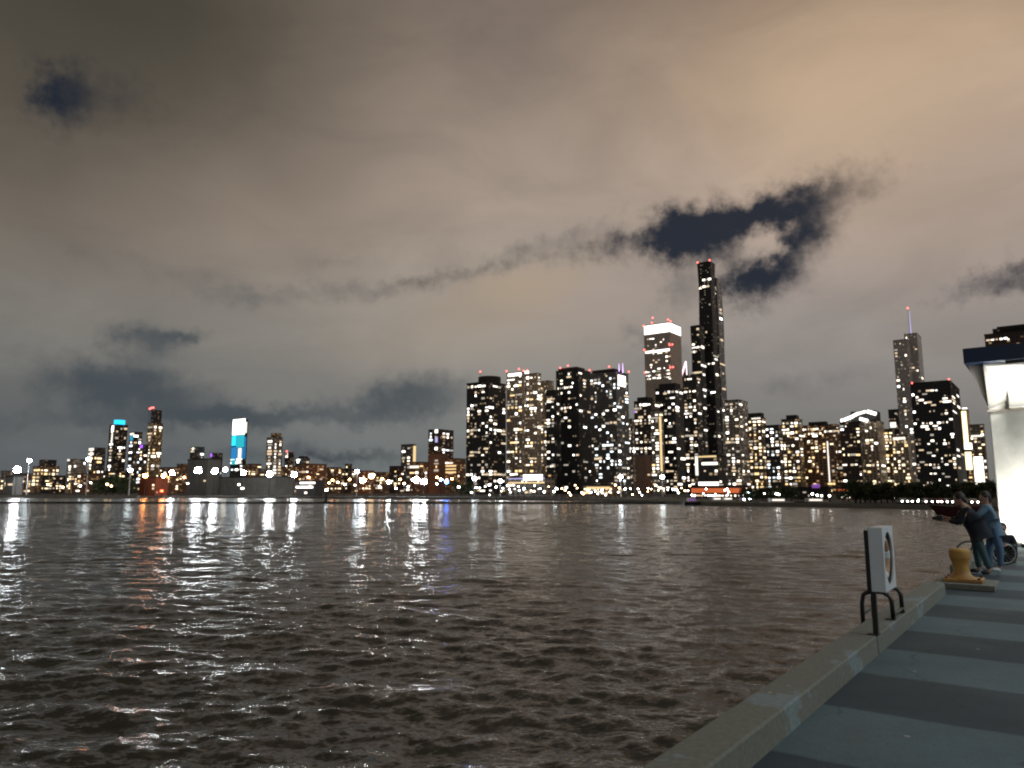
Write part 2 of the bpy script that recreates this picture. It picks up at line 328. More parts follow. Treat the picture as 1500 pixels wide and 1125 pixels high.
# ------------------------------------------------------------------ water
def water():
    m = bpy.data.materials.new('lake_water'); m.use_nodes = True; t = NT(m.node_tree)
    b = t.n['Principled BSDF']; b.inputs['Base Color'].default_value = (0.030, 0.031, 0.024, 1)
    b.inputs['Roughness'].default_value = 0.17; b.inputs['IOR'].default_value = 1.42
    tcn = t.new('ShaderNodeTexCoord')
    mp = t.new('ShaderNodeMapping'); t.l.new(tcn.outputs['Object'], mp.inputs[0]); mp.inputs[2].default_value = (0, 0, R(8)); mp.inputs[3].default_value = (0.55, 1.0, 1.0)
    def vm(op, x, y):
        n = t.new('ShaderNodeVectorMath', operation=op); t.put(n.inputs[0], x); t.put(n.inputs[1], y); return n.outputs[0]
    tot = None                                  # ripple slopes at four sizes, added to the wave normal
    for sc_, k_, dt in ((15.0, 0.75, 3), (5.0, 0.62, 3), (1.3, 0.27, 4), (0.30, 0.12, 3)):
        n_ = t.noise(mp.outputs[0], sc_, dt, 0.6, 0.3)
        v_ = vm('MULTIPLY', vm('SUBTRACT', n_.outputs['Color'], (0.5, 0.5, 0.5)), (k_ * 0.8, k_ * 1.15, 0.0))
        tot = v_ if tot is None else vm('ADD', tot, v_)
    # chop that is finer than the mesh can carry far out on the lake
    ln = t.new('ShaderNodeVectorMath', operation='LENGTH'); t.l.new(tcn.outputs['Object'], ln.inputs[0])
    far_ = t.math('MULTIPLY', t.smooth(ln.outputs['Value'], 15, 170), 2.3)
    nq = t.noise(mp.outputs[0], 1.9, 3, 0.7, 0.4)
    fv_ = t.new('ShaderNodeVectorMath', operation='SCALE'); t.l.new(vm('MULTIPLY', vm('SUBTRACT', nq.outputs['Color'], (0.5, 0.5, 0.5)), (0.8, 1.15, 0.0)), fv_.inputs[0]); t.l.new(far_, fv_.inputs['Scale'])
    tot = vm('ADD', tot, fv_.outputs[0])
    g_ = t.new('ShaderNodeNewGeometry')
    nn = t.new('ShaderNodeVectorMath', operation='NORMALIZE'); t.l.new(vm('ADD', g_.outputs['Normal'], tot), nn.inputs[0])
    t.l.new(nn.outputs[0], b.inputs['Normal'])
    NC = 760
    r = np.concatenate([np.arange(3.0, 14.0, 0.065), 14.0 * np.exp(np.linspace(0, math.log(420 / 14.0), 800)), 420 * np.exp(np.linspace(0.05, math.log(9000 / 420), 50))]); NR = len(r)
    th = np.radians(np.linspace(-78, 78, NC))
    X = r[:, None] * np.sin(th)[None, :]; Y = r[:, None] * np.cos(th)[None, :] - 0.5
    Z = np.zeros_like(X); cell = np.gradient(r)[:, None]
    rs = np.random.RandomState(4)
    for i in range(110):
        lam = 0.36 * (15.0) ** rs.rand()
        d = rs.normal(0, 0.62) + math.radians(8)
        k = 2 * math.pi / lam
        amp = 0.0042 * lam ** (0.78) * (0.6 + 0.8 * rs.rand())
        if lam > 2.2: amp *= 0.42
        fade = np.clip((lam / cell - 2.5) / 3.0, 0, 1)
        ph = k * (X * math.sin(d) + Y * math.cos(d)) + rs.rand() * 6.283
        s = np.sin(ph)
        Z += fade * amp * (s + 0.25 * np.cos(2 * ph + 0.6))
    gust = 0.75 + 0.35 * np.sin(X * 0.13 + 1.7) * np.sin(Y * 0.09 + X * 0.03)
    Z *= gust
    co = np.stack([X, Y, Z], -1).reshape(-1, 3)
    i = np.arange(NR - 1)[:, None] * NC + np.arange(NC - 1)[None, :]
    q = np.stack([i, i + 1, i + NC + 1, i + NC], -1).reshape(-1, 4)[:, ::-1]
    me = bpy.data.meshes.new('water')
    me.vertices.add(len(co)); me.vertices.foreach_set('co', co.astype(np.float32).ravel())
    me.loops.add(q.size); me.loops.foreach_set('vertex_index', np.ascontiguousarray(q).ravel().astype(np.int32))
    me.polygons.add(len(q)); me.polygons.foreach_set('loop_start', np.arange(0, q.size, 4, dtype=np.int32))
    try: me.polygons.foreach_set('loop_total', np.full(len(q), 4, dtype=np.int32))
    except Exception: pass
    me.update(calc_edges=True); me.polygons.foreach_set('use_smooth', np.ones(len(q), dtype=bool))
    o = link('water', me, m); tag(o, kind='structure')
water()

# ------------------------------------------------------------------ far ground
GZ = 0.9
def gpt(px, py, z=0.0):
    a, y, zz = ray(px, py); t = (z - CAMZ) / zz
    return Vector((a * t, y * t, z))
SHORE = [(-400, 728.8), (0, 729.2), (120, 729.3), (235, 729.6), (330, 729.9), (450, 730.0), (530, 730.8), (600, 731.2), (700, 731.8), (850, 733.6), (950, 736.6), (1010, 739.5), (1060, 741), (1160, 742.2), (1245, 743.8), (1330, 745.2), (1420, 747.2), (1520, 749.5), (1700, 753)]
sh = [gpt(*q) for q in SHORE]
mg = principled('dark_far_ground', (0.055, 0.055, 0.05), 0.95, var=0.4, vscale=0.03)
pts = [(p.x, p.y) for p in sh] + [(9000, 900), (9000, 12000), (-9000, 12000), (-9000, 800)]
tag(MB().prism(pts, -2, GZ).build('ground', mg), kind='structure')
# a concrete quay edge along the water, and the shore road behind it
def ribbon(name, mat, pl, off0, off1, z0, z1):
    bm = MB(); n = len(pl); nr = []
    for i in range(n):
        d = (pl[min(i + 1, n - 1)] - pl[max(i - 1, 0)]); nr.append(Vector((-d.y, d.x, 0)).normalized())
    a = [Vector((p.x, p.y, 0)) + m_ * off0 for p, m_ in zip(pl, nr)]; b = [Vector((p.x, p.y, 0)) + m_ * off1 for p, m_ in zip(pl, nr)]
    for i in range(n - 1):
        bm.prism([(a[i].x, a[i].y), (a[i + 1].x, a[i + 1].y), (b[i + 1].x, b[i + 1].y), (b[i].x, b[i].y)], z0, z1)
    return bm.build(name, mat)
mq = principled('quay_concrete', (0.20, 0.20, 0.185), 0.85, var=0.3, vscale=0.2)
tag(ribbon('quay_wall', mq, sh, -0.6, 0.5, -1, GZ + 0.12), 'long grey concrete quay wall along the far shore', 'quay wall')
mlawn = principled('shore_lawn', (0.10, 0.12, 0.06), 0.95, var=0.4, vscale=0.05)
tag(ribbon('lawn', mlawn, sh[9:13], 4, 26, GZ - 0.5, GZ + 0.05), kind='structure')
mroad = principled('shore_asphalt', (0.06, 0.06, 0.062), 0.85, var=0.2, vscale=0.2)
tag(ribbon('road', mroad, sh, 30, 46, GZ - 0.5, GZ + 0.08), kind='structure')
# low breakwater in front of the harbour
bw = [gpt(px, py, 0) for px, py in [(-300, 737.2), (0, 737.3), (300, 737.6), (600, 737.6), (850, 737.9), (975, 738.2)]]
mrock = principled('wet_breakwater_stone', (0.035, 0.035, 0.033), 0.8, var=0.5, vscale=0.6, bump=0.4)
tag(ribbon('breakwater', mrock, bw, -1.2, 1.2, -1.5, 0.55), 'long low dark breakwater lying in front of the harbour', 'breakwater')
# light grey inner pier, left
mpier = principled('pale_pier_concrete', (0.36, 0.38, 0.37), 0.8, var=0.2, vscale=0.1)
ip = [gpt(px, 727.3, GZ) for px in (0, 70, 140, 200)]

# ------------------------------------------------------------------ buildings
unit_win = {}
def win_mesh(key):
    if key not in unit_win:
        me = MB().box(-0.5, 0.5, -0.06, 0.06, -0.5, 0.5).mesh('lit_window'); me.materials.append(WIN[key]); unit_win[key] = me
    return unit_win[key]
red_me = MB().ball((0, 0, 0), 1.0, n=8).mesh('aviation_light'); red_me.materials.append(M['red'])
n_win = 0
def building(label, x0, x1, top, Y, xc=None, wall='dark', n=50, pal='w', name='office_tower', asp=1.0, right=0.35, wpx=(4.6, 3.4),
             panels=(), crown=(), red=(), spires=(), zmin=None, wtop=None, group=None, cat='building', twist=None, rows=()):
    global n_win
    top_c = min([top] + [cc[2] for cc in crown])
    ry = (top + 715) / 2
    kk = lambda px: ray(px, ry)[0] / ray(px, ry)[1]
    k0, k1 = kk(x0), kk(x1)
    def solve(xcc):
        kc = kk(xcc); cx = kc * Y
        return (cx - k0 * Y) / (CA + k0 * SA), (k1 * Y - cx) / max(0.02, SA - k1 * CA)
    if xc is None:
        lo, hi = x0, x1
        for _ in range(40):
            m_ = (lo + hi) / 2; ww, dd = solve(m_)
            if dd > asp * ww: lo = m_
            else: hi = m_
        xc = (lo + hi) / 2
    W, D = solve(xc); D = max(D, 6.0); W = max(W, 1.0)
    cx = kk(xc) * Y
    zt = lambda py: P(xc, py, Y).z - GZ
    H = zt(top); mpp = Y / FPX
    root = empty(name, (cx, Y, GZ), -A)
    tag(root, label, cat, group)
    body = MB()
    if twist:                                     # stacked frusta: the shaft swells and narrows
        per, am = twist; nz = max(6, int(H / (per / 6))); prev = None
        for i in range(nz + 1):
            z = H * i / nz; s_ = am * (0.5 + 0.5 * math.cos(2 * math.pi * z / per)) * W
            ring = [body.bm.verts.new(q) for q in ((-W + s_, s_, z), (-s_, s_, z), (-s_, D - s_, z), (-W + s_, D - s_, z))]
            if prev:
                for k in range(4): body.bm.faces.new((prev[k], prev[(k + 1) % 4], ring[(k + 1) % 4], ring[k]))
            else: body.bm.faces.new(list(reversed(ring)))
            prev = ring
        body.bm.faces.new(prev)
    else:
        body.box(-W, 0, 0, D, -2, H)
    body.build('wall', M[wall], root)
    ov = 0.0 if twist else 0.35
    i_ = twist[1] * W + 0.3 if twist else 0
    MB().box(-W - ov + i_, ov - i_, -ov + i_, D + ov - i_, H + 0.01, H + max(0.9, 0.7 * mpp)).build('roof', M['roof'], root)
    fl = max(0.08, (xc - x0) * mpp / W); fr = max(0.05, (x1 - xc) * mpp / D)
    faces = []
    if xc - x0 > 3: faces.append(('L', W, wpx[0] * mpp / fl, xc - x0, 1.0))
    if x1 - xc > 4: faces.append(('R', D, wpx[0] * mpp / fr, x1 - xc, right))
    wh = wpx[1] * mpp; z1 = zt(wtop) if wtop else H - wh * 0.9; z0 = zt(zmin) if zmin else wh * 0.8
    cells = []
    for f, Lf, wwid, pxw, wt in faces:
        nb = max(1, int(Lf * 0.96 / (wwid * 1.12))); nr = max(1, int((z1 - z0) / (wh * 1.35)))
        for a_ in range(nb):
            for r_ in range(nr):
                wgt = max(wt, 0.02) * (3.0 if (r_ % 7 == (len(label) % 7)) else 1.0)
                cells.append((rnd.random() ** (1.0 / wgt), f, (a_ + 0.5) * Lf / nb, z0 + (r_ + 0.5) * (z1 - z0) / nr, min(wwid, Lf * 0.9), wh))
    cells.sort(reverse=True)
    chosen = cells[:min(n, len(cells))]
    for rp in rows:                               # a whole lit floor
        for k in range(int(rp[1])):
            chosen.append((1, 'L', W * (rp[2] + (rp[3] - rp[2]) * (k + 0.5) / rp[1]), zt(rp[0]), W * (rp[3] - rp[2]) / rp[1] * 0.9, wh * 0.9))
    singles = chosen[:100]; extra = chosen[100:]
    def place(cell, key):
        _, f, s, z, ww_, hh_ = cell
        ww_ *= rnd.choice([0.35, 0.45, 0.6, 0.7, 0.8, 1.0, 1.0, 1.45]); hh_ *= rnd.uniform(0.55, 1.0); z += rnd.uniform(-.12, .12) * hh_
        o = bpy.data.objects.new('lit_window', win_mesh(key)); col.objects.link(o); o.parent = root
        lim = (W if f == 'L' else D) - ww_ / 2 - 0.2
        s = min(max(s, ww_ / 2 + 0.2), max(lim, ww_ / 2))
        ins = 0
        if twist: ins = twist[1] * W * (0.5 + 0.5 * math.cos(2 * math.pi * z / twist[0])) - 0.1
        o.location = (-W + s, -0.03 + ins, z) if f == 'L' else (0.03 - ins, s, z)
        o.rotation_euler = (0, 0, 0 if f == 'L' else R(90)); o.scale = (ww_, 1 if not twist else 8, hh_)
    for c_ in singles: place(c_, rnd.choice(PAL[pal])); n_win += 1
    if extra:
        mb = MB()
        for _, f, s, z, ww_, hh_ in extra:
            ww_ *= 0.7; hh_ *= 0.8
            if f == 'L': mb.box(-W + s - ww_ / 2, -W + s + ww_ / 2, -0.05, 0.05, z - hh_ / 2, z + hh_ / 2)
            else: mb.box(-0.05, 0.05, s - ww_ / 2, s + ww_ / 2, z - hh_ / 2, z + hh_ / 2)
        tag(mb.build('lit_window_field', WIN['w3'], root), kind='stuff')
    for pn in panels:                             # (face, f0, f1, py top, py bottom, material, name)
        f, a_, b_, p0, p1, mt, nm = pn
        zz1, zz0 = zt(p0), zt(p1)
        if f == 'L': MB().box(-W + a_ * W, -W + b_ * W, -0.35, 0.1, zz0, zz1).build(nm, M[mt], root)
        else: MB().box(-0.1, 0.35, a_ * D, b_ * D, zz0, zz1).build(nm, M[mt], root)
    for cr in crown:                              # (f0, f1, py top, material, shape)
        a_, b_, p0, mt = cr[:4]; shp = cr[4] if len(cr) > 4 else 'box'
        nm = 'penthouse' if mt in ('crown_dark', 'dark', 'black', 'maroon', 'tan', 'grey', 'glassy') else 'lit_crown'
        xa, xb = -W + a_ * W, -W + b_ * W; hz = zt(p0)
        if shp == 'cyl': MB().cyl(((xa + xb) / 2, D / 2, H), ((xa + xb) / 2, D / 2, hz), (xb - xa) / 2, n=24).build(nm, M[mt], root)
        else: MB().box(xa, xb, 0.18 * D, 0.82 * D, H + 0.4, hz).build(nm, M[mt], root)
    for sx_, p0, p1, mt in spires:
        MB().cyl((-W + sx_ * W, D * 0.3, zt(p0)), (-W + sx_ * W, D * 0.3, zt(p1)), 0.9 * mpp, 0.35 * mpp, 8).build('spire', M[mt], root)
    for fx, py in red:
        o = link('aviation_light', red_me, None, root, (-W + fx * W, -0.1 if fx < 1.2 else D * 0.5, zt(py)))
        s_ = 1.35 * mpp; o.scale = (s_, s_, s_)
        if zt(py) > H + 3:
            MB().cyl((-W + fx * W, -0.1, H), (-W + fx * W, -0.1, zt(py)), 0.22 * mpp, n=6).build('antenna', M['metal'], root)
    return root, W, D, H

B = building
# ---- the far left skyline (about 2.5 km away)
B('low pair of apartment blocks with amber windows near the left edge', 47, 86, 683, 2100, wall='brick', n=26, pal='a', name='apartment_block', crown=[(0.3, 1.0, 673, 'dark')], zmin=712)
B('squat dark block with one pale lit corner, left of the white-topped tower', 97, 126, 673, 2200, wall='grey', n=14, pal='m', name='apartment_block', panels=[('L', 0.0, 0.4, 672, 675, 'white_soft', 'lit_band')])
B('tower with two white lit bands round its top', 128, 153, 656, 2300, wall='dark', n=20, pal='m', name='apartment_tower', panels=[('L', 0.0, 0.95, 656, 660, 'white_soft', 'lit_band'), ('L', 0.0, 0.95, 663, 666.5, 'white_soft', 'lit_band')])
B('tall dark tower with a glowing cyan crown', 157, 184, 622, 2500, wall='dark', n=34, pal='w', name='skyscraper', crown=[(0.18, 1.0, 614.5, 'cyan', 'cyl')], panels=[('L', 0.42, 0.75, 623, 632, 'white_band', 'lit_shaft'), ('L', 0.45, 0.68, 634, 652, 'white_soft', 'lit_shaft')], right=0.3)
B('teal topped glass tower right of the cyan crowned one', 187, 206, 633, 2450, wall='dark', n=24, pal='c', name='skyscraper', panels=[('L', 0.1, 1.0, 634, 637, 'white_soft', 'lit_band'), ('L', 0.15, 0.9, 638, 645, 'cyan_dim', 'lit_shaft')])
B('short tower with a violet light on top', 203, 216, 652, 2350, wall='dark', n=12, pal='m', name='apartment_tower', panels=[('L', 0.0, 0.9, 651, 656, 'violet', 'lit_band')])
B('slender tower with gold lower floors and red lit top', 213, 236, 620, 2450, wall='gold', n=34, pal='a', name='skyscraper', crown=[(0.2, 0.95, 600, 'dark')], red=[(0.2, 598), (0.5, 597), (0.85, 597)])
B('small tower with three lit roof floors', 277, 298, 655, 2300, wall='dark', n=8, name='apartment_tower', rows=[(657, 3, 0.1, 0.95), (661, 2, 0.1, 0.8)])
B('dim low tower with blue lamp on its left corner', 307, 325, 664, 2250, wall='dark', n=8, name='apartment_tower', panels=[('L', 0.0, 0.35, 664, 669, 'violet', 'lit_band')])
B('bright white and aqua lit tower standing alone', 338, 361, 615, 2300, xc=357.5, wall='black', n=10, pal='c', name='skyscraper', zmin=690, wtop=670, wpx=(4.2, 3),
  panels=[('L', 0.04, 0.97, 613, 636, 'white_band', 'lit_crown'), ('L', 0.03, 0.35, 637, 652, 'cyan', 'lit_glass'), ('L', 0.38, 0.97, 637, 655, 'aqua_glass', 'lit_glass'), ('L', 0.03, 0.5, 654, 672, 'blue_glass', 'lit_glass'), ('L', 0.55, 0.8, 656, 679, 'white_soft', 'lit_shaft'), ('L', 0.83, 0.97, 656, 672, 'blue_glass', 'lit_glass'), ('L', 0.1, 0.4, 673, 680, 'aqua_glass', 'lit_glass'), ('R', 0.05, 0.6, 618, 634, 'white_soft', 'lit_crown'), ('R', 0.05, 0.5, 640, 672, 'blue_glass', 'lit_glass')])
B('stepped tower with pale lit louvred top right of the aqua tower', 389, 413, 641, 2200, wall='grey', n=42, pal='w', name='apartment_tower', crown=[(0.35, 1.0, 634, 'gold')])
B('little tower with one bright top floor', 416, 430, 663, 2100, wall='dark', n=10, name='apartment_tower', rows=[(665, 2, 0.1, 0.9)], red=[(0.5, 661)])
B('low block with a shallow lit dome-like roof', 431, 453, 671, 2050, wall='glassy', n=10, pal='c', name='office_block', rows=[(673.5, 3, 0.05, 0.9)], crown=[(0.35, 0.95, 668, 'crown_dark')])
# far low-rise lit by sodium lamps
low = [(0, 22, 690, 'grey'), (22, 46, 694, 'brick'), (60, 96, 697, 'dark'), (100, 150, 694, 'brick'), (150, 200, 690, 'dark'), (232, 262, 685, 'brick'), (258, 280, 680, 'brick'), (356, 382, 680, 'brick'), (378, 396, 688, 'grey'), (412, 440, 684, 'brick'),
       (437, 478, 680, 'brick'), (478, 500, 685, 'brick'), (500, 520, 687, 'brick'), (505, 515, 680, 'maroon'), (520, 548, 690, 'brick'), (546, 572, 692, 'brick'), (570, 592, 683, 'maroon')]
lowl = ['grey low block at the extreme left edge', 'brown low block behind the leftmost floodlight', 'dark low block with scattered lights under the amber pair', 'long brown block below the white banded tower', 'dark block at the foot of the cyan crowned tower',
        'orange lit brick block right of the slender gold tower', 'brick block left of the grey harbour shed', 'brick block at the right foot of the aqua tower', 'small grey block left of the louvred tower', 'brick block behind the fifth floodlight',
        'wide orange lit brick block left of the lit ferry shed', 'small orange brick block behind the harbour beacon', 'orange brick block below a pointed roof', 'narrow dark roof turret above orange brick blocks', 'orange brick block behind the tall quay lamp', 'orange brick block under the red neon strip', 'dark brown block left of the slim glass tower']
for (a_, b_, t_, wl), lb in zip(low, lowl):
    B(lb, a_, b_, t_, rnd.uniform(1150, 1500), wall=wl, n=int((b_ - a_) * 0.45), pal='a', name='low_building', asp=0.8, wpx=(3.6, 2.4))
B('slim dark glass tower with a lime lit edge', 587, 609, 651, 1500, xc=602, wall='glassy', n=20, pal='w', name='office_tower', panels=[('R', 0.4, 0.95, 653, 676, 'gold_band', 'lit_edge')])
B('dark maroon tower with a stack of white and violet screens', 627, 664, 629, 1500, xc=641, wall='maroon', n=30, pal='c', name='office_tower', panels=[('L', 0.7, 0.98, 629, 634, 'white_band', 'round_sign'), ('L', 0.72, 0.98, 640, 648, 'lavender', 'screen'), ('L', 0.7, 0.98, 655, 659, 'white_band', 'screen')], right=1.0)
B('low block with one broad white lit floor', 600, 627, 677, 1250, wall='brick', n=10, pal='m', name='office_block', panels=[('L', 0.0, 0.97, 682, 685.5, 'white_soft', 'lit_band')])
B('windowless orange brick block in front of the maroon tower', 628, 656, 664, 1150, wall='plain_brick', n=5, pal='a', name='warehouse')
B('brick block with golden lit parking floors', 652, 682, 672, 1120, wall='brick', n=5, pal='w', name='parking_garage', panels=[('L', 0.05, 0.99, 681, 683.5, 'gold_band', 'lit_floor'), ('L', 0.05, 0.99, 686, 688, 'gold_band', 'lit_floor'), ('L', 0.05, 0.99, 690.5, 693, 'gold_band', 'lit_floor'), ('L', 0.25, 0.7, 677, 679, 'white_soft', 'lit_floor')])
# ---- the right cluster
B('broad dark tower with a round drum crown', 683, 741, 559, 900, wall='dark', n=92, name='apartment_tower', crown=[(0.24, 1.05, 549, 'crown_dark', 'cyl')], red=[(0.62, 543)], right=0.8)
B('tan three-lobed tower, left lobe with lit crown', 742, 769, 545, 960, xc=765, wall='tan', n=52, pal='m', name='apartment_tower', panels=[('L', 0.1, 0.95, 545.5, 549.5, 'white_band', 'lit_crown')], red=[(0.0, 541), (0.8, 540)])
B('tan three-lobed tower, middle lobe in warm windows', 765, 793, 547, 985, xc=787, wall='tan', n=62, pal='m', name='apartment_tower', red=[(0.1, 541), (0.35, 541)], panels=[('L', 0.0, 0.45, 542, 545.5, 'white_band', 'lit_crown')])
B('tan three-lobed tower, lower right lobe', 790, 812, 558, 1010, xc=804, wall='tan', n=36, pal='m', name='apartment_tower')
B('black tower with a flat notched top and white lit lower floors', 815, 866, 541, 900, xc=848, wall='black', n=44, name='office_tower', crown=[(0.0, 0.85, 535.5, 'black')], red=[(0.2, 536), (0.55, 534)], rows=[(566, 7, 0.05, 0.75), (596, 5, 0.1, 0.7)], right=0.6)
B('lower black shoulder block beside the notched black tower', 800, 822, 572, 890, wall='black', n=22, name='office_tower', rows=[(584, 3, 0.2, 1.0), (588, 3, 0.1, 0.9), (683, 5, 0, 1)])
B('glass tower with a bright white upper corner and lilac antennas', 865, 922, 544, 980, xc=904, wall='glassy', n=100, pal='c', name='apartment_tower', crown=[(0.0, 0.85, 538, 'crown_dark')],
  panels=[('R', 0.15, 0.75, 548, 564, 'white_band', 'lit_atrium')], spires=[(0.98, 545, 531, 'lilac'), (1.12, 545, 531, 'lilac')], red=[(0.0, 538), (0.75, 536), (1.25, 543)], right=1.1)
B('grey slab seen edge-on between the glass tower and the brown tower', 918, 932, 614, 1050, wall='grey', n=10, name='apartment_tower')
B('dark brown tower with a small roof hut and blue corner light', 930, 968, 587, 880, wall='maroon', n=46, pal='w', name='apartment_tower', crown=[(0.1, 0.7, 580, 'crown_dark')], panels=[('L', 0.0, 0.05, 600, 603, 'violet', 'corner_light')], zmin=668)
B('plain windowless brown block at the foot of the brown tower', 931, 954, 666, 820, wall='plain_brick', n=1, name='service_block')
B('slim lower tower with a golden lit vertical stripe', 954, 973, 602, 860, xc=966, wall='grey', n=30, pal='m', name='apartment_tower', panels=[('R', 0.1, 0.5, 610, 690, 'gold_band', 'lit_stripe')])
# white-crowned stone tower
B('tall pale stone skyscraper with a glowing white band round its crown', 946, 1001, 472, 1400, xc=984.5, wall='stone', n=38, pal='w', name='skyscraper', zmin=556, wtop=488, right=0.0, wpx=(3.2, 2.4),
  panels=[('L', 0.02, 0.98, 472.8, 485.5, 'white_band', 'lit_crown'), ('R', 0.04, 0.97, 472.8, 485.5, 'white_band', 'lit_crown'), ('L', 0.05, 0.97, 510.5, 513.5, 'white_band', 'lit_floor')],
  red=[(0.0, 472), (0.33, 469), (0.36, 462), (0.95, 468), (1.04, 471), (0.0, 508), (0.98, 505), (1.08, 505), (0.0, 542), (0.98, 538), (1.08, 538)],
  rows=[(542, 4, 0.04, 0.22), (542, 4, 0.42, 0.6), (542, 4, 0.8, 0.96), (547, 4, 0.04, 0.22), (547, 4, 0.42, 0.6), (547, 4, 0.8, 0.96), (552, 4, 0.04, 0.22), (552, 4, 0.42, 0.6), (552, 4, 0.8, 0.96)])
B('dark tower with a bulky black top in front of the stone skyscraper', 962, 1003, 568, 900, wall='black', n=66, name='apartment_tower', crown=[(0.1, 0.95, 560, 'crown_dark')], rows=[(575, 2, 0.4, 0.8)])
# pointed-roof tower behind
rt, W_, D_, H_ = B('narrow tower with a slanting white-pink lit peak', 996, 1016, 566, 1500, wall='dark', n=12, name='office_tower')
zz = P(1012, 528, 1500).z - GZ
bm_ = MB(); v_ = [bm_.bm.verts.new(q) for q in ((-W_, 0, H_), (0, 0, H_), (0, D_, H_), (-W_, D_, H_), (-0.3 * W_, D_ * 0.5, zz))]
for f_ in ((0, 1, 4), (1, 2, 4), (2, 3, 4), (3, 0, 4), (3, 2, 1, 0)): bm_.bm.faces.new([v_[k] for k in f_])
bm_.build('peaked_roof', M['dark'], rt)
MB().cyl((-W_, -0.5, H_), (-0.3 * W_, D_ * 0.5 - 1, zz), 2.0, n=6).build('roof_light', M['pink'], rt)
MB().cyl((0.2, -0.5, H_ + 4), (-0.3 * W_, D_ * 0.5 - 1, zz), 1.4, n=6).build('roof_light', M['pink'], rt)
# three-stemmed supertall
def stem_part(nm, rt_, x0, x1, top): pass
B('tallest supertall, its dark wavy middle stem', 1027, 1054, 382, 1250, xc=1047, wall='black', n=18, name='skyscraper', twist=(118, 0.05), rows=[(408, 3, 0.35, 0.98), (418, 3, 0.1, 0.8), (532, 3, 0.5, 1.0)], red=[(0.05, 381), (0.95, 381)], right=0.9, wtop=400)
B('right stem of the tallest supertall, lit floors near its top', 1046, 1064, 407, 1275, xc=1056, wall='glassy', n=30, name='skyscraper', twist=(118, 0.07), right=0.6)
B('lower left stem of the tallest supertall with three lit bands', 1015, 1036, 476, 1225, xc=1030, wall='black', n=30, name='skyscraper', twist=(118, 0.05), rows=[(508, 5, 0.05, 1.0), (514, 3, 0.05, 0.6), (545, 3, 0.0, 1.0)], right=0.9)
B('dark mid-rise before the supertall with dense white windows', 1003, 1030, 549, 980, wall='dark', n=58, pal='w', name='apartment_tower')
B('grey sided tower just right of the supertall', 1063, 1098, 586, 960, xc=1084, wall='grey', n=58, pal='w', name='apartment_tower', crown=[(0.0, 1.0, 584.5, 'crown_dark')], right=0.25)
B('amber windowed tower with a black roof box', 1097, 1124, 612, 900, wall='gold', n=56, pal='a', name='apartment_tower', crown=[(0.0, 0.95, 604, 'crown_dark')], panels=[('L', 0.3, 0.95, 611, 613.5, 'white_soft', 'lit_band')])
B('dark mid-rise with pale balcony lights right of the amber tower', 1122, 1149, 623, 880, wall='dark', n=40, pal='c', name='apartment_tower')
B('tower with two bright columns of windows and a dark roof hut', 1147, 1178, 614, 840, wall='gold', n=58, pal='m', name='apartment_tower', crown=[(0.25, 0.85, 607, 'crown_dark')])
B('wide brown slab with a bright top storey', 1176, 1232, 622, 930, wall='brick', n=40, pal='m', name='apartment_slab', rows=[(627, 6, 0.0, 0.5), (634, 5, 0.05, 0.6)], crown=[(0.2, 0.7, 616, 'crown_dark')], asp=0.4)
B('brown slab with a tall thin white light pole on its face', 1178, 1226, 640, 860, wall='brick', n=30, pal='a', name='apartment_slab', panels=[('L', 0.78, 0.82, 646, 706, 'white_soft', 'light_pole')], asp=0.3)
B('brown block with a string of white lights along its roof', 1208, 1240, 628, 900, wall='brick', n=14, pal='w', name='office_block', rows=[(631, 6, 0.05, 0.95)])
B('dark brown block below the glowing curved roof, left half', 1233, 1268, 618, 840, xc=1262, wall='maroon', n=22, pal='m', name='office_tower', rows=[(666, 4, 0, 0.95)])
rt, W_, D_, H_ = B('tan fluted tower with a glowing white curved crown', 1262, 1298, 616, 870, xc=1288, wall='tan', n=26, pal='m', name='office_tower', crown=[(-0.55, 0.9, 600, 'crown_dark')])
mpp_ = 870 / FPX
for (xa, pa, xb, pb, th_) in [(-0.9, 613, -0.35, 608.5, 4.6), (-0.35, 608, 0.0, 604, 4.5), (0.02, 604.5, 0.42, 602, 3.6), (0.5, 602, 1.0, 606.5, 5.0), (0.05, 612, 0.5, 616, 4.4), (-1.05, 613.5, -0.98, 613.5, 5)]:
    MB().cyl((-W_ + xa * W_, -1.5, P(1288, pa, 870).z - GZ), (-W_ + xb * W_, -1.5, P(1288, pb, 870).z - GZ), th_ * mpp_ / 2, n=10).build('lit_crown', M['white_band'], rt)
B('dim mid-rise with amber balconies right of the curved crown', 1297, 1313, 629, 900, wall='gold', n=22, pal='a', name='apartment_tower')
B('narrow dark tower left of the needle-topped one', 1305, 1322, 600, 1100, wall='dark', n=18, pal='w', name='office_tower', panels=[('L', 0.1, 0.7, 618, 626, 'white_soft', 'lit_floor')])
B('tan block with a big bright rectangular sign frame', 1308, 1336, 638, 860, wall='tan', n=30, pal='a', name='office_block', panels=[('L', 0.12, 0.85, 640, 643.5, 'white_soft', 'sign_frame'), ('L', 0.15, 0.22, 644, 652, 'gold_band', 'sign_frame'), ('L', 0.78, 0.85, 644, 652, 'gold_band', 'sign_frame')])
B('silver skyscraper with a lavender lit needle spire', 1316, 1342, 497, 1500, xc=1337, wall='silver', n=34, pal='w', name='skyscraper', right=0.4)
B('taller right-hand step of the silver skyscraper carrying the spire', 1333, 1358, 488, 1525, xc=1352, wall='silver', n=22, pal='w', name='skyscraper', right=0.3, spires=[(0.45, 488, 452, 'lavender')], red=[(0.45, 450)])
B('black tower with dense windows and a red lamp at each roof corner', 1339, 1411, 558, 640, xc=1398, wall='black', n=100, pal='w', name='office_tower', wpx=(5, 3.2), wtop=568, red=[(0.05, 557), (0.985, 555.5)])
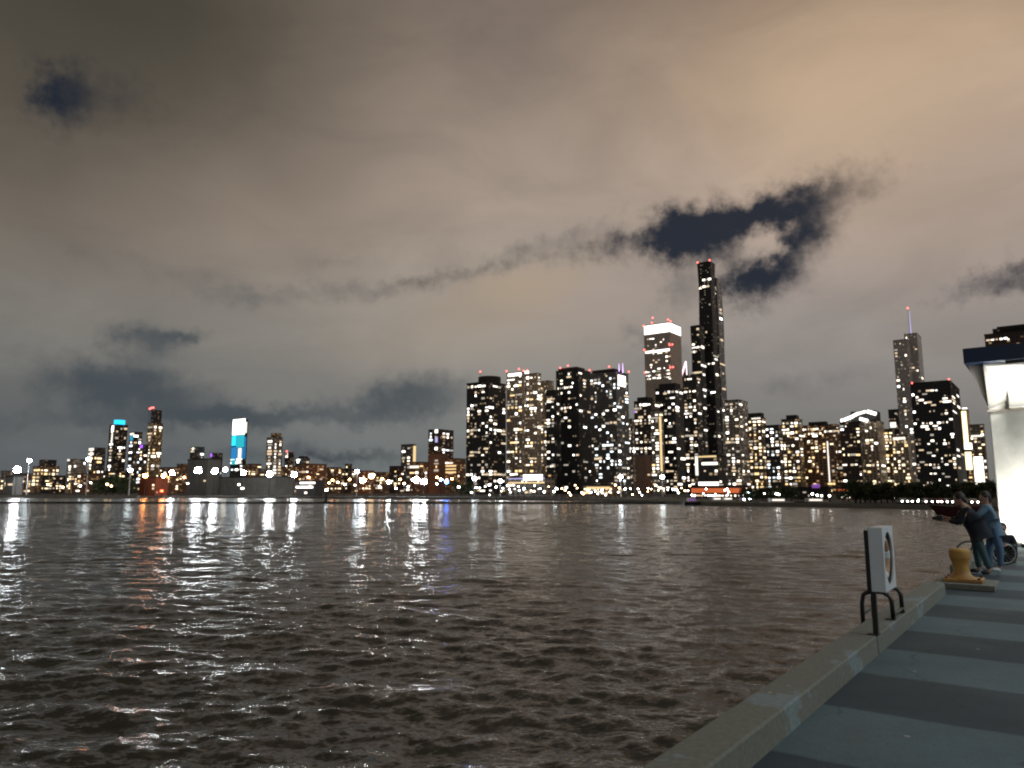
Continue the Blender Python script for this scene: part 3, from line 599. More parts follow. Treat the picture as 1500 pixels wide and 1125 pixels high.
B('golden floodlit slim tower with a white ball on top', 1410, 1424, 600, 900, xc=1421, wall='gold', n=6, pal='a', name='clock_tower', panels=[('L', 0.1, 0.9, 602, 653, 'gold_bright', 'lit_shaft'), ('L', 0, 1.3, 649, 658, 'white_band', 'lit_ledge'), ('L', 0.2, 1.1, 662, 688, 'gold_bright', 'lit_shaft')], crown=[(0.25, 0.95, 596, 'white_band', 'cyl')])
B('pale tower with a lit ledge between the golden tower and pavilion', 1423, 1446, 622, 950, wall='grey', n=22, pal='m', name='office_tower', panels=[('L', 0.0, 0.9, 637, 639.5, 'white_soft', 'lit_ledge')])
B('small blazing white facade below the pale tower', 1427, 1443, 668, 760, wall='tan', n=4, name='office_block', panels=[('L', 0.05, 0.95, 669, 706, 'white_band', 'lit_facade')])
B('stepped black tower looming above the blue pavilion roof', 1452, 1545, 482, 700, xc=1540, wall='maroon', n=16, pal='w', name='office_tower', crown=[(0.12, 1.0, 466, 'black'), (0.2, 1.0, 463.5, 'crown_dark')], rows=[(490, 5, 0.02, 0.4)])
# ---- small things at the skyline's foot
B('white lit portal-framed building at the foot of the supertall', 1019, 1064, 668, 520, xc=1052, wall='dark', n=8, pal='w', name='hotel_building', asp=0.5, panels=[('L', 0.0, 0.12, 667, 696, 'white_soft', 'portal_frame'), ('L', 0.14, 0.95, 667, 669.5, 'gold_band', 'portal_frame'), ('L', 0.3, 0.98, 677, 680.5, 'white_band', 'lit_band'), ('L', 0.12, 1.0, 706, 711, 'white_band', 'lit_canopy')], wpx=(4.5, 3.5))
B('dockside restaurant under a long orange-red lit awning', 1013, 1091, 714, 330, xc=1086, wall='maroon', n=14, pal='w', name='restaurant', asp=0.25, panels=[('L', 0.0, 1.0, 715, 722, 'orange_red', 'awning')], wpx=(5, 3), zmin=729, wtop=723)
rt, W_, D_, H_ = B('low marina pavilion with violet roof edge and white lit front', 745, 812, 700, 520, wall='grey', n=10, pal='w', name='marina_building', asp=0.4, panels=[('L', 0.0, 1.0, 699, 701.5, 'lavender', 'roof_edge'), ('L', 0.42, 0.95, 695, 703, 'white_band', 'lit_front'), ('L', 0.0, 1.0, 706, 708, 'gold_band', 'lit_band')])
B('small kiosk lit in amber beside the marina pavilion', 802, 812, 695, 560, wall='gold', n=2, pal='a', name='kiosk')
B('low row of orange lit boathouses right of the marina', 855, 905, 711, 470, wall='brick', n=12, pal='a', name='boathouse', asp=0.3, panels=[('L', 0.1, 0.9, 713, 716, 'gold_band', 'lit_band')])
B('low dock building with two long white light strips at quay', 434, 474, 706, 500, wall='crown_dark', n=2, name='ferry_shed', asp=0.3, panels=[('L', 0.2, 0.95, 706, 708.5, 'white_band', 'light_strip'), ('L', 0.0, 0.85, 712, 715, 'white_band', 'light_strip')])
mshed = principled('grey_corrugated_shed', (0.15, 0.155, 0.15), 0.6, var=0.2, vscale=0.2); M['shed'] = mshed; M['red_render'] = principled('red_brown_render', (0.24, 0.06, 0.025), 0.85, var=0.2, vscale=0.3)
B('long grey harbour shed behind the row of floodlights, left part', 274, 323, 673, 640, wall='shed', n=1, name='harbour_shed', asp=0.4)
B('lower long grey harbour shed stretching right behind the floodlights', 322, 432, 699, 600, wall='shed', n=1, name='harbour_shed', asp=0.25)
B('orange lit harbour office left of the grey sheds', 204, 246, 700, 560, wall='red_render', n=3, pal='a', name='harbour_office', asp=0.4)
B('small white kiosk building under the leftmost floodlight', 8, 34, 698, 520, wall='shed', n=1, name='kiosk', asp=0.5)
B('flat dark clubhouse with violet lamp on the right shore', 1163, 1216, 716, 300, wall='crown_dark', n=4, pal='w', name='clubhouse', asp=0.3, wpx=(5, 3), panels=[('L', 0.55, 0.78, 709, 715, 'violet_dim', 'roof_lamp')])
B('red lit dock shop right of the dark clubhouse', 1228, 1250, 716, 290, wall='brick', n=2, pal='a', name='dock_shop', asp=0.4, panels=[('L', 0.05, 0.85, 724, 729, 'white_band', 'lit_window_band'), ('L', 0.0, 0.9, 716.5, 719, 'orange_red', 'awning')])
# white inner pier wall, left
o = MB().box(-W_, W_, 0, 4, 0, 1).mesh('tmp') ; bpy.data.meshes.remove(o)
a0, a1 = gpt(-60, 727.2, 1.0), gpt(203, 727.5, 1.0)
tag(ribbon('jetty', mpier, [a0, gpt(70, 727.3, 1.0), a1], -1.5, 1.5, -1.5, 1.75), 'pale concrete jetty with floodlit deck at the far left', 'jetty')

# ------------------------------------------------------------------ lamps
def lamp(px, py, Y, mat, rpx, label, group, name='street_lamp', post_w=0.16, arm=0, zbase=GZ, flat=0.75):
    p = P(px, py, Y); mpp = Y / FPX
    if name == 'floodlight': rpx *= 1.02
    r = empty(name, (p.x, p.y, zbase)); tag(r, label, 'lamp', group)
    h = p.z - zbase
    if h < 0.6: h = 0.6
    MB().cyl((0, 0, 0), (0, 0, h), max(post_w, 0.09), max(post_w * 0.6, 0.07), 8).build('post', M['post' if name == 'mast_lamp' else 'metal'], r)
    MB().cyl((0, 0, 0), (0, 0, 0.3), max(post_w * 2.2, 0.2), n=8).build('base', M['metal'], r)
    rr = rpx * mpp
    if name == 'floodlight':
        hb_ = MB(); q_ = random.Random(int(px * 7))
        for ix in (-1, 0, 1):
            for iz in (0, 1): hb_.ball((ix * rr * 0.4 + q_.uniform(-.12, .12) * rr, -0.1, h + rr * (0.3 + iz * 0.45) + q_.uniform(-.1, .1) * rr), rr * (0.5 if ix == 0 else 0.36) * q_.uniform(0.9, 1.1), 1, 0.5, 0.95, 10)
        hb_.build('lamp_head', M[mat], r, True)
    else: MB().ball((arm, -0.05, h + rr * 0.4), rr, 1, 0.7, flat, 12).build('lamp_head', M[mat], r, True)
    MB().box(-rr * 0.5 + arm, rr * 0.5 + arm, -rr * 0.3, rr * 0.3, h + rr * (0.45 + flat), h + rr * (0.5 + flat) + 0.1).build('lamp_hood', M['metal'], r)
    return r
for px, py, Y, mt, rp, lb in [
    (25, 691, 500, 'lamp_white', 6.0, 'leftmost and largest white floodlight over the harbour'),
    (213, 699, 515, 'lamp_orange', 4.0, 'left one of the two orange-tinted floodlights at the harbour office'), (240, 699, 515, 'lamp_orange', 4.0, 'right one of the two orange-tinted floodlights at the harbour office'),
    (252, 695, 520, 'lamp_white', 4.5, 'white floodlight between the orange pair and the grey shed'), (290, 692, 520, 'lamp_white', 6.0, 'left of two white floodlights before the taller grey shed'), (314, 693, 520, 'lamp_white', 5.6, 'right of two white floodlights before the taller grey shed'),
    (330, 690, 560, 'lamp_small', 4.2, 'dimmer tall floodlight just left of the aqua tower'), (356, 695, 520, 'lamp_white', 4.4, 'white floodlight below the aqua tower'), (395, 697, 520, 'lamp_white', 5.2, 'white floodlight below the louvred tower'), (431, 698, 520, 'lamp_white', 4.8, 'rightmost white floodlight above the long grey shed'),
    (531, 706, 470, 'lamp_white', 4.4, 'white floodlight beside the tall quay lamp'), (544, 700, 480, 'lamp_amber', 5.4, 'warm white floodlight over the orange brick blocks'), (569, 708, 460, 'lamp_white', 3.4, 'small white floodlight left of the brightest cluster'),
    (610, 706, 470, 'lamp_white', 5.4, 'left head of the brightest floodlight pair mid-shore'), (621, 708, 470, 'lamp_white', 5.0, 'right head of the brightest floodlight pair mid-shore'), (654, 708, 450, 'lamp_blue', 3.6, 'blue floodlight by the water mid-shore'), (646, 704, 455, 'lamp_cool', 2.6, 'cyan-white lamp beside the blue floodlight')]:
    lamp(px, py, Y, mt, rp, lb, 'floodlights round the harbour', 'floodlight', 0.2)
for px, py, Y, lb in [(43, 676, 520, 'tall white mast lamp second from the left edge'), (130, 674, 520, 'tall white mast lamp below the white banded tower'), (191, 690, 500, 'shorter mast lamp at the end of the pale jetty'), (523, 692, 430, 'tall white quay lamp mid-left before the brick blocks'), (909, 700, 400, 'white mast lamp before the glass tower'), (970, 700, 380, 'white mast lamp before the brown towers'), (695, 702, 420, 'white mast lamp at foot of the broad dark tower'), (733, 706, 430, 'dim mast lamp left of the marina pavilion')]:
    lamp(px, py, Y, 'lamp_cool', 3.2, lb, 'mast lamps along the quay', 'mast_lamp', 0.42)
# sodium lamps that light the brick blocks
for px, py, Y, lb in [(246, 700, 1120, 'right of the harbour office'), (270, 700, 1120, 'left of the grey shed'), (366, 700, 1120, 'at the right foot of the aqua tower'), (424, 701, 1120, 'left of the rightmost white floodlight'), (452, 700, 1120, 'above the lit ferry shed'), (487, 704, 1120, 'behind the harbour beacon'), (512, 703, 1120, 'left of the tall quay lamp'),
                      (535, 703, 1120, 'right of the tall quay lamp'), (560, 702, 1110, 'right of the warm white floodlight'), (586, 703, 1120, 'left of the slim lime edged tower'), (606, 702, 1180, 'behind the brightest floodlight pair'), (640, 700, 1090, 'before the windowless orange block'), (662, 702, 1090, 'before the golden parking garage')]:
    lamp(px, py, Y, 'lamp_orange', 1.6, 'small orange street lamp ' + lb, 'orange street lamps among the brick blocks', 'street_lamp', 0.3)
lamp(478, 719, 262, 'lamp_cool', 1.7, 'white harbour beacon light on the end of the breakwater', None, 'beacon_light', 0.5, zbase=0.4)
lamp(237, 720, 440, 'lamp_red', 2.2, 'small red navigation light by the harbour office', None, 'navigation_light', 0.3)
# small lamps along the whole shore
ZONES = [(60, 'below the far left towers'), (125, 'below the cyan crowned tower'), (172, 'by the harbour office'), (260, 'before the grey harbour sheds'), (433, 'below the ferry shed and beacon'), (515, 'before the orange brick blocks'), (600, 'under the brightest floodlight pair'), (637, 'right of the blue floodlight'),
         (688, 'below the broad dark drum-topped tower'), (742, 'before the marina pavilion'), (813, 'below the black notched tower'), (866, 'below the glass tower with lilac antennas'), (924, 'below the dark brown tower'), (972, 'below the bulky black-topped tower'), (1014, 'before the awning restaurant'),
         (1093, 'by the long white cabin boat'), (1175, 'by the dark clubhouse'), (1228, 'by the red lit dock shop'), (1262, 'below the glowing curved crown'), (1315, 'below the needle-topped skyscraper'), (1345, 'below the black red-cornered tower'), (1412, 'next to the white column')]
ORD = ['first', 'second', 'third', 'fourth', 'fifth', 'sixth', 'seventh', 'eighth', 'ninth', 'tenth', 'eleventh', 'twelfth', 'thirteenth', 'fourteenth', 'fifteenth', 'sixteenth', 'seventeenth', 'eighteenth', 'nineteenth', 'twentieth']
zc_ = {}
def where(px, what):
    z = [n_ for a_, n_ in ZONES if px >= a_][-1]; k_ = zc_.get((what, z), 0); zc_[(what, z)] = k_ + 1
    return f'{what}, {ORD[k_]} from left {z}'
rl = random.Random(5)
for k in range(86):
    px = 690 + k * 4.75 + rl.uniform(-3, 3); py = rl.uniform(711, 726); Y = rl.uniform(300, 480)
    if px > 1095: break
    lamp(px, py, Y, rl.choice(['lamp_small', 'lamp_small', 'lamp_amber', 'lamp_cool']), rl.uniform(0.8, 1.5), where(px, 'small street lamp'), 'small street lamps along the shore road')
for px in [70, 92, 118, 133, 148, 157, 163, 275, 350, 482, 495, 505, 520, 556, 580, 592, 598, 640, 672, 680]:
    lamp(px, rl.uniform(707, 716), rl.uniform(470, 620), rl.choice(['lamp_small', 'lamp_amber', 'lamp_cool']), rl.uniform(1.1, 1.8), where(px, 'small quay lamp'), 'small street lamps on the harbour quay')
for px, py in [(1090, 734), (1096, 722), (1099, 731), (1120, 724), (1137, 724), (1141, 725), (1190, 724), (1197, 726), (1215, 727), (1310, 729), (1345, 737), (1368, 729), (1415, 725)]:
    lamp(px, py, 230, rl.choice(['lamp_small', 'lamp_cool']), 1.5, where(px, 'small white shore lamp'), 'small lamps on the wooded right shore')

# ------------------------------------------------------------------ trees on the right shore
mbark = principled('dark_bark', (0.05, 0.04, 0.03), 0.95, var=0.3, vscale=3)
mleaf = principled('night_foliage', (0.045, 0.07, 0.03), 0.8, var=0.5, vscale=0.8)
def tree_meshes(seed, tall=1.0):
    r_ = random.Random(seed)
    tb = MB().cyl((0, 0, 0), (0.1, 0, 2.6 * tall), 0.22, 0.14, 8)
    tips = []
    for k in range(8):
        a_ = k * 0.785 + r_.uniform(-.3, .3); z0 = r_.uniform(1.0, 2.5) * tall
        e_ = Vector((math.cos(a_) * r_.uniform(1.0, 2.4), math.sin(a_) * r_.uniform(1.0, 2.4), z0 + r_.uniform(0.2, 2.8) * tall))
        tb.cyl((0.06, 0, z0), e_, 0.10, 0.03, 6); tips.append(e_)
    tips += [Vector((r_.uniform(-.8, .8), r_.uniform(-.8, .8), r_.uniform(4.0, 5.8) * tall)) for _ in range(6)]
    cb = bmesh.new()
    for tip in tips:
        rad = r_.uniform(0.9, 1.6)
        for _ in range(95):
            d_ = Vector((r_.gauss(0, 1), r_.gauss(0, 1), r_.gauss(0, 0.75))).normalized() * rad * r_.uniform(0.3, 1.08)
            c_ = tip + d_; s_ = r_.uniform(0.14, 0.30)
            q = Matrix.Rotation(r_.uniform(0, 6.28), 3, Vector((r_.gauss(0, 1), r_.gauss(0, 1), r_.gauss(0, 1))).normalized())
            vs = [cb.verts.new(c_ + q @ Vector(p_) * s_) for p_ in ((-1, -.5, 0), (1, -.5, .2), (1, .5, 0), (-1, .5, .2))]
            cb.faces.new(vs)
    cm = bpy.data.meshes.new('crown'); cb.to_mesh(cm); cb.free(); cm.materials.append(mleaf)
    tm = tb.mesh('trunk'); tm.materials.append(mbark)
    return tm, cm
tm = [tree_meshes(s_, t_) for s_, t_ in ((1, 1.0), (2, 1.15), (3, 0.9))]
def tree(px, top, Y, k, label, group):
    p = P(px, 722, Y); h = P(px, top, Y).z - GZ
    r = empty('tree', (p.x, Y, GZ), random.uniform(0, 6)); s_ = h / 7.0
    r.scale = (s_ * 1.25, s_ * 1.25, s_); tag(r, label, 'tree', group)
    link('trunk', tm[k][0], None, r); link('crown', tm[k][1], None, r)
rt_ = random.Random(9)
px = 1092.0; k = 0
while px < 1452:
    top = 712 + rt_.uniform(-4, 3) if px < 1165 else (718 if px < 1240 else 706 + rt_.uniform(-3, 4))
    Y = (235 if px < 1250 else 203) + rt_.uniform(-6, 14)
    if not 1172 < px < 1232:
        tree(px, top, Y, k % 3, where(px, 'dark round-crowned tree'), 'trees along the right shore')
    px += rt_.uniform(6.5, 10.5); k += 1
for px in [146, 155, 166, 176, 186]:
    tree(px, 698 + rt_.uniform(-3, 3), 560, k % 3, where(px, 'floodlit green tree'), 'trees behind the far left jetty'); k += 1
for px in [664, 676, 688]:
    tree(px, 704 + rt_.uniform(-2, 3), 520, k % 3, where(px, 'dark bushy tree'), 'trees right of the blue floodlight'); k += 1

# ------------------------------------------------------------------ cars on the shore road
mcar = [principled(n_, c_, 0.3, 0.3, var=0.05) for n_, c_ in (('black_car_paint', (0.02, 0.02, 0.025)), ('silver_car_paint', (0.4, 0.4, 0.42)), ('red_car_paint', (0.25, 0.03, 0.03)))]
mtyre = principled('black_rubber', (0.02, 0.02, 0.02), 0.9, var=0.1); mglass = principled('dark_car_glass', (0.02, 0.025, 0.03), 0.1, var=0.05)
M['head_light'] = glow('white_headlight', (1.0, 0.97, 0.9), 14); M['tail_light'] = glow('red_taillight', (1.0, 0.03, 0.02), 5)
def car(loc, rz, k, label, tail=False):
    r = empty('car', loc, rz); tag(r, label, 'car', 'cars along the right shore road')
    b = MB(); prof = [(-2.2, 0.35), (2.2, 0.35), (2.25, 0.75), (1.3, 0.95), (0.7, 1.42), (-1.0, 1.45), (-1.7, 0.98), (-2.2, 0.9)]
    for s_ in (1,):
        lo = [b.bm.verts.new((x, -0.85, z)) for x, z in prof]; hi = [b.bm.verts.new((x, 0.85, z)) for x, z in prof]
        b.bm.faces.new(lo); b.bm.faces.new(list(reversed(hi)))
        for i in range(8): b.bm.faces.new((lo[i], lo[(i + 1) % 8], hi[(i + 1) % 8], hi[i]))
    b.build('body', mcar[k], r)
    MB().box(-1.1, 0.75, -0.87, 0.87, 1.0, 1.36).build('window', mglass, r)
    for x in (-1.4, 1.4):
        for y in (-0.85, 0.85): MB().cyl((x, y - 0.1, 0.33), (x, y + 0.1, 0.33), 0.33, n=14).build('wheel', mtyre, r)
    for y in (-0.6, 0.6): MB().ball((2.2, y, 0.68), 0.2, 0.5, 1.2, 0.9, 8).build('headlight', M['head_light'], r)
    for y in (-0.6, 0.6): MB().ball((-2.2, y, 0.75), 0.14, 0.5, 1.2, 0.9, 8).build('taillight', M['tail_light'], r)
for i, (px, k, d) in enumerate([(1322, 1, 0), (1337, 0, 0), (1357, 1, 0), (1366, 0, 0), (1380, 2, 0), (1388, 1, 0), (1396, 0, 0), (1402, 0, 0), (1414, 1, 1), (1424, 1, 0)]):
    Y = 187 - (px - 1322) * 0.14; p = P(px, 737, Y)
    ang = math.atan2(-p.y, -p.x) + (0.25 if not d else math.pi + 0.2)
    car((p.x, p.y, GZ + 0.06), ang, k, ['silver', 'black', 'silver', 'black', 'red', 'silver', 'black', 'black', 'silver', 'silver'][i] + ' car, ' + ['first', 'second', 'third', 'fourth', 'fifth', 'sixth', 'seventh', 'eighth', 'ninth', 'tenth'][i] + ' from the left in the right shore queue')

# ------------------------------------------------------------------ boats
mhullw = principled('white_hull_paint', (0.6, 0.62, 0.65), 0.3, var=0.1); mhulld = principled('dark_hull_paint', (0.03, 0.03, 0.05), 0.3, var=0.1)
mhullm = principled('maroon_hull_paint', (0.055, 0.012, 0.016), 0.45, var=0.3, vscale=1.0)
def boat(px, Y, L, hull, label, rz, cabin=True, lit='white_soft', hh=1.0, name='motorboat', mast=2.2):
    p = P(px, 735, Y); r = empty(name, (p.x, Y, 0), rz); tag(r, label, 'boat')
    b = MB(); secs = []
    for t_ in np.linspace(0, 1, 9):
        w_ = L * 0.16 * (1 - max(0, (t_ - 0.45) / 0.55) ** 2.2) + 0.02; x = (t_ - 0.5) * L; sh_ = hh * (1 + 0.45 * max(0, t_ - 0.4))
        xk = x - L * 0.2 * max(0, (t_ - 0.4) / 0.6) ** 2
        secs.append([b.bm.verts.new(q) for q in ((xk, -w_ * 0.55, -0.3), (xk, w_ * 0.55, -0.3), (x + 0.1 * t_, w_, sh_), (x + 0.1 * t_, -w_, sh_))])
    for s0, s1 in zip(secs, secs[1:]):
        for k_ in range(4): b.bm.faces.new((s0[k_], s0[(k_ + 1) % 4], s1[(k_ + 1) % 4], s1[k_]))
    b.bm.faces.new(secs[0]); b.bm.faces.new(secs[-1]); b.build('hull', hull, r)
    if cabin:
        MB().box(-L * 0.28, L * 0.12, -L * 0.11, L * 0.11, hh, hh + 1.1, 0.08).build('cabin', mhullw, r)
        for s_ in (-1, 1): MB().box(-L * 0.25, L * 0.09, s_ * L * 0.112 - 0.03, s_ * L * 0.112 + 0.03, hh + 0.4, hh + 0.85).build('window', M[lit], r)
        MB().cyl((-L * 0.05, 0, hh + 1.1), (-L * 0.05, 0, hh + 1.1 + mast), 0.05, 0.03, 8).build('mast', M['metal'], r)
        MB().ball((-L * 0.05, 0, hh + 1.1 + mast), 0.22, n=8).build('mast_light', M['lamp_small'], r)
    MB().torus((0, 0, 0), 0.001, 0.0005).bm.free()
    return r
boat(1015, 222, 6.0, mhulld, 'small motorboat with violet cabin light off the quay', 0.2, lit='violet_dim', mast=0.9)
boat(1047, 250, 7, mhullw, 'small white boat moored before the awning restaurant, left one', 3.3, mast=1.0)
boat(1068, 252, 7.5, mhullw, 'small white boat moored before the awning restaurant, middle one', 0.1, mast=0.8)
boat(1087, 252, 6, mhulld, 'small dark boat moored before the awning restaurant, right one', 3.2, lit='violet_dim', mast=0.7)
boat(1142, 215, 10.5, mhullw, 'long white cabin boat moored below the dark trees', 0.05, mast=1.3, lit='white_soft')
boat(1188, 215, 11, mhulld, 'long dark boat with a green waterline light strip', 3.15, mast=1.2, lit='white_soft')
r = boat(1250, 420, 6, mhulld, 'x', 0, cabin=False)
for ch in list(r.children): bpy.data.objects.remove(ch)
bpy.data.objects.remove(r)
# dark maroon hull lying off the end of the pier (bow to the left)
rz = -math.atan2(655 / FPX, 1) * 0 + math.pi + 0.35
p = P(1402, 758, 112)
r = boat(1400, 112, 10.0, mhullm, 'dark maroon open boat lying off the pier behind the two people', math.pi + 0.3, cabin=False, hh=1.6, name='moored_boat')
MB().box(-3.8, -0.6, -0.9, 0.9, 1.62, 2.05, 0.1).build('canopy_cover', mhullm, r)

# ------------------------------------------------------------------ the pier
def deck_mat():
    m = bpy.data.materials.new('banded_deck_concrete'); m.use_nodes = True; t = NT(m.node_tree)
    b = t.n['Principled BSDF']; b.inputs['Roughness'].default_value = 0.8
    tcn = t.new('ShaderNodeTexCoord'); s = t.new('ShaderNodeSeparateXYZ'); t.l.new(tcn.outputs['Object'], s.inputs[0])
    wob = t.noise(tcn.outputs['Object'], 2.5, 4, 0.6)
    yy = t.math('ADD', s.outputs[1], t.math('MULTIPLY', t.math('SUBTRACT', wob.outputs['Fac'], 0.5), 0.07))
    ph = t.math('FRACT', t.math('DIVIDE', t.math('SUBTRACT', yy, 4.97), 2.535))
    tri = t.math('ABSOLUTE', t.math('SUBTRACT', ph, 0.25))       # light band is the first half of the period
    tri = t.math('MINIMUM', tri, t.math('SUBTRACT', 1.0, tri))
    light = t.math('SUBTRACT', 1.0, t.smooth(tri, 0.238, 0.262))
    n1 = t.noise(tcn.outputs['Object'], 0.9, 6, 0.65); n2 = t.noise(tcn.outputs['Object'], 14, 5, 0.7); n3 = t.noise(tcn.outputs['Object'], 60, 3, 0.8)
    cb = t.mix(light, (0.032, 0.047, 0.059, 1), (0.088, 0.126, 0.142, 1))
    cb = t.mix(1.0, cb, t.ramp(n1.outputs['Fac'], [(0.3, (0.82, 0.82, 0.83, 1)), (0.7, (1.16, 1.15, 1.15, 1))]), 'MULTIPLY')
    cb = t.mix(1.0, cb, t.ramp(n2.outputs['Fac'], [(0.3, (0.86, 0.88, 0.9, 1)), (0.72, (1.12, 1.1, 1.08, 1))]), 'MULTIPLY')
    cb = t.mix(1.0, cb, t.ramp(n3.outputs['Fac'], [(0.3, (0.7, 0.72, 0.75, 1)), (0.5, (1, 1, 1, 1)), (0.74, (1.3, 1.3, 1.25, 1))]), 'MULTIPLY')
    # saw-cut joint lines across the bands
    jx = t.math('ABSOLUTE', t.math('SUBTRACT', t.math('FRACT', t.math('DIVIDE', t.math('ADD', s.outputs[0], 0.1), 1.9)), 0.5))
    joint = t.math('GREATER_THAN', jx, 0.4965)
    cb = t.mix(t.math('MULTIPLY', joint, 0.35), cb, (0.03, 0.035, 0.04, 1))
    vc = t.new('ShaderNodeTexVoronoi', feature='DISTANCE_TO_EDGE'); vc.inputs['Scale'].default_value = 0.42
    wv = t.new('ShaderNodeVectorMath', operation='ADD'); t.l.new(tcn.outputs['Object'], wv.inputs[0]); t.l.new(n1.outputs['Color'], wv.inputs[1]); t.l.new(wv.outputs[0], vc.inputs['Vector'])
    crack = t.math('LESS_THAN', vc.outputs['Distance'], 0.004)
    cb = t.mix(t.math('MULTIPLY', crack, 0.45), cb, (0.02, 0.025, 0.03, 1))
    damp = t.noise(tcn.outputs['Object'], 0.55, 5, 0.6, 0.8)
    cb = t.mix(t.math('MULTIPLY', t.smooth(damp.outputs['Fac'], 0.6, 0.7), 0.14), cb, (0.03, 0.038, 0.044, 1))
    t.l.new(t.ramp(damp.outputs['Fac'], [(0.5, (0.88, 0.88, 0.88, 1)), (0.7, (0.72, 0.72, 0.72, 1))]), b.inputs['Roughness'])
    vor = t.new('ShaderNodeTexVoronoi'); vor.inputs['Scale'].default_value = 1.6; t.l.new(tcn.outputs['Object'], vor.inputs['Vector'])
    spot = t.math('LESS_THAN', vor.outputs['Distance'], 0.035)
    cb = t.mix(t.math('MULTIPLY', spot, 0.8), cb, (0.30, 0.31, 0.27, 1))
    t.l.new(cb, b.inputs['Base Color'])
    bn = t.new('ShaderNodeBump'); bn.inputs['Strength'].default_value = 0.35; bn.inputs['Distance'].default_value = 0.004
    t.l.new(n3.outputs['Fac'], bn.inputs['Height']); t.l.new(bn.outputs[0], b.inputs['Normal'])
    return m
def conc(name, base, stain, warm=1.0):
    m = bpy.data.materials.new(name); m.use_nodes = True; t = NT(m.node_tree)
    b = t.n['Principled BSDF']; b.inputs['Roughness'].default_value = 0.85
    tcn = t.new('ShaderNodeTexCoord')
    n1 = t.noise(tcn.outputs['Object'], 1.1, 6, 0.65, 0.5); n2 = t.noise(tcn.outputs['Object'], 22, 5, 0.7)
    cb = t.mix(t.smooth(n1.outputs['Fac'], 0.56, 0.60), (*base, 1), (*stain, 1))
    cb = t.mix(1.0, cb, t.ramp(n2.outputs['Fac'], [(0.28, (0.72, 0.72, 0.72, 1)), (0.72, (1.22, 1.21, 1.2, 1))]), 'MULTIPLY')
    vor = t.new('ShaderNodeTexVoronoi'); vor.inputs['Scale'].default_value = 3.2; t.l.new(tcn.outputs['Object'], vor.inputs['Vector'])
    cb = t.mix(t.math('MULTIPLY', t.math('LESS_THAN', vor.outputs['Distance'], 0.06), 0.7), cb, (0.42, 0.41, 0.36, 1))
    t.l.new(cb, b.inputs['Base Color'])
    bn = t.new('ShaderNodeBump'); bn.inputs['Strength'].default_value = 0.5; bn.inputs['Distance'].default_value = 0.006
    t.l.new(n2.outputs['Fac'], bn.inputs['Height']); t.l.new(bn.outputs[0], b.inputs['Normal'])
    return m
mdeck = deck_mat(); mcurb = conc('curb_concrete', (0.165, 0.165, 0.140), (0.20, 0.24, 0.25))
deck = MB().prism([(-1.93, -9), (26, -9), (26, 64), (-1.93, 64)], -1.2, 0.0).build('pier_deck', mdeck); deck.location = pier(0, 0, 0); deck.rotation_euler = (0, 0, -A); tag(deck, kind='structure')
wallm = MB().box(-1.96, -1.90, -9, 64, -3.2, -0.02).build('dock_face', mcurb); wallm.location = pier(0, 0, 0); wallm.rotation_euler = (0, 0, -A); tag(wallm, kind='structure')
def curb(u0, u1, label):
    b = MB(); n = 1
    prof = [(-1.93, -0.25), (-1.93, 0.165), (-1.91, 0.182), (-1.645, 0.182), (-1.632, 0.168), (-1.625, -0.02)]
    lo = [b.bm.verts.new((x, u0, z)) for x, z in prof]; hi = [b.bm.verts.new((x, u1, z)) for x, z in prof]
    b.bm.faces.new(lo); b.bm.faces.new(list(reversed(hi)))
    for i in range(6): b.bm.faces.new((lo[i], lo[(i + 1) % 6], hi[(i + 1) % 6], hi[i]))
    o = b.build('pier_curb', mcurb); o.location = pier(0, 0, 0); o.rotation_euler = (0, 0, -A); tag(o, label, 'curb', 'concrete curbs on the pier edge')
curb(-9, 8.40, 'near length of raised concrete curb along the pier edge')
curb(8.44, 13.75, 'middle length of concrete curb from the ring cabinet to the bollard')
curb(17.2, 26.2, 'far length of concrete curb beyond the two people')
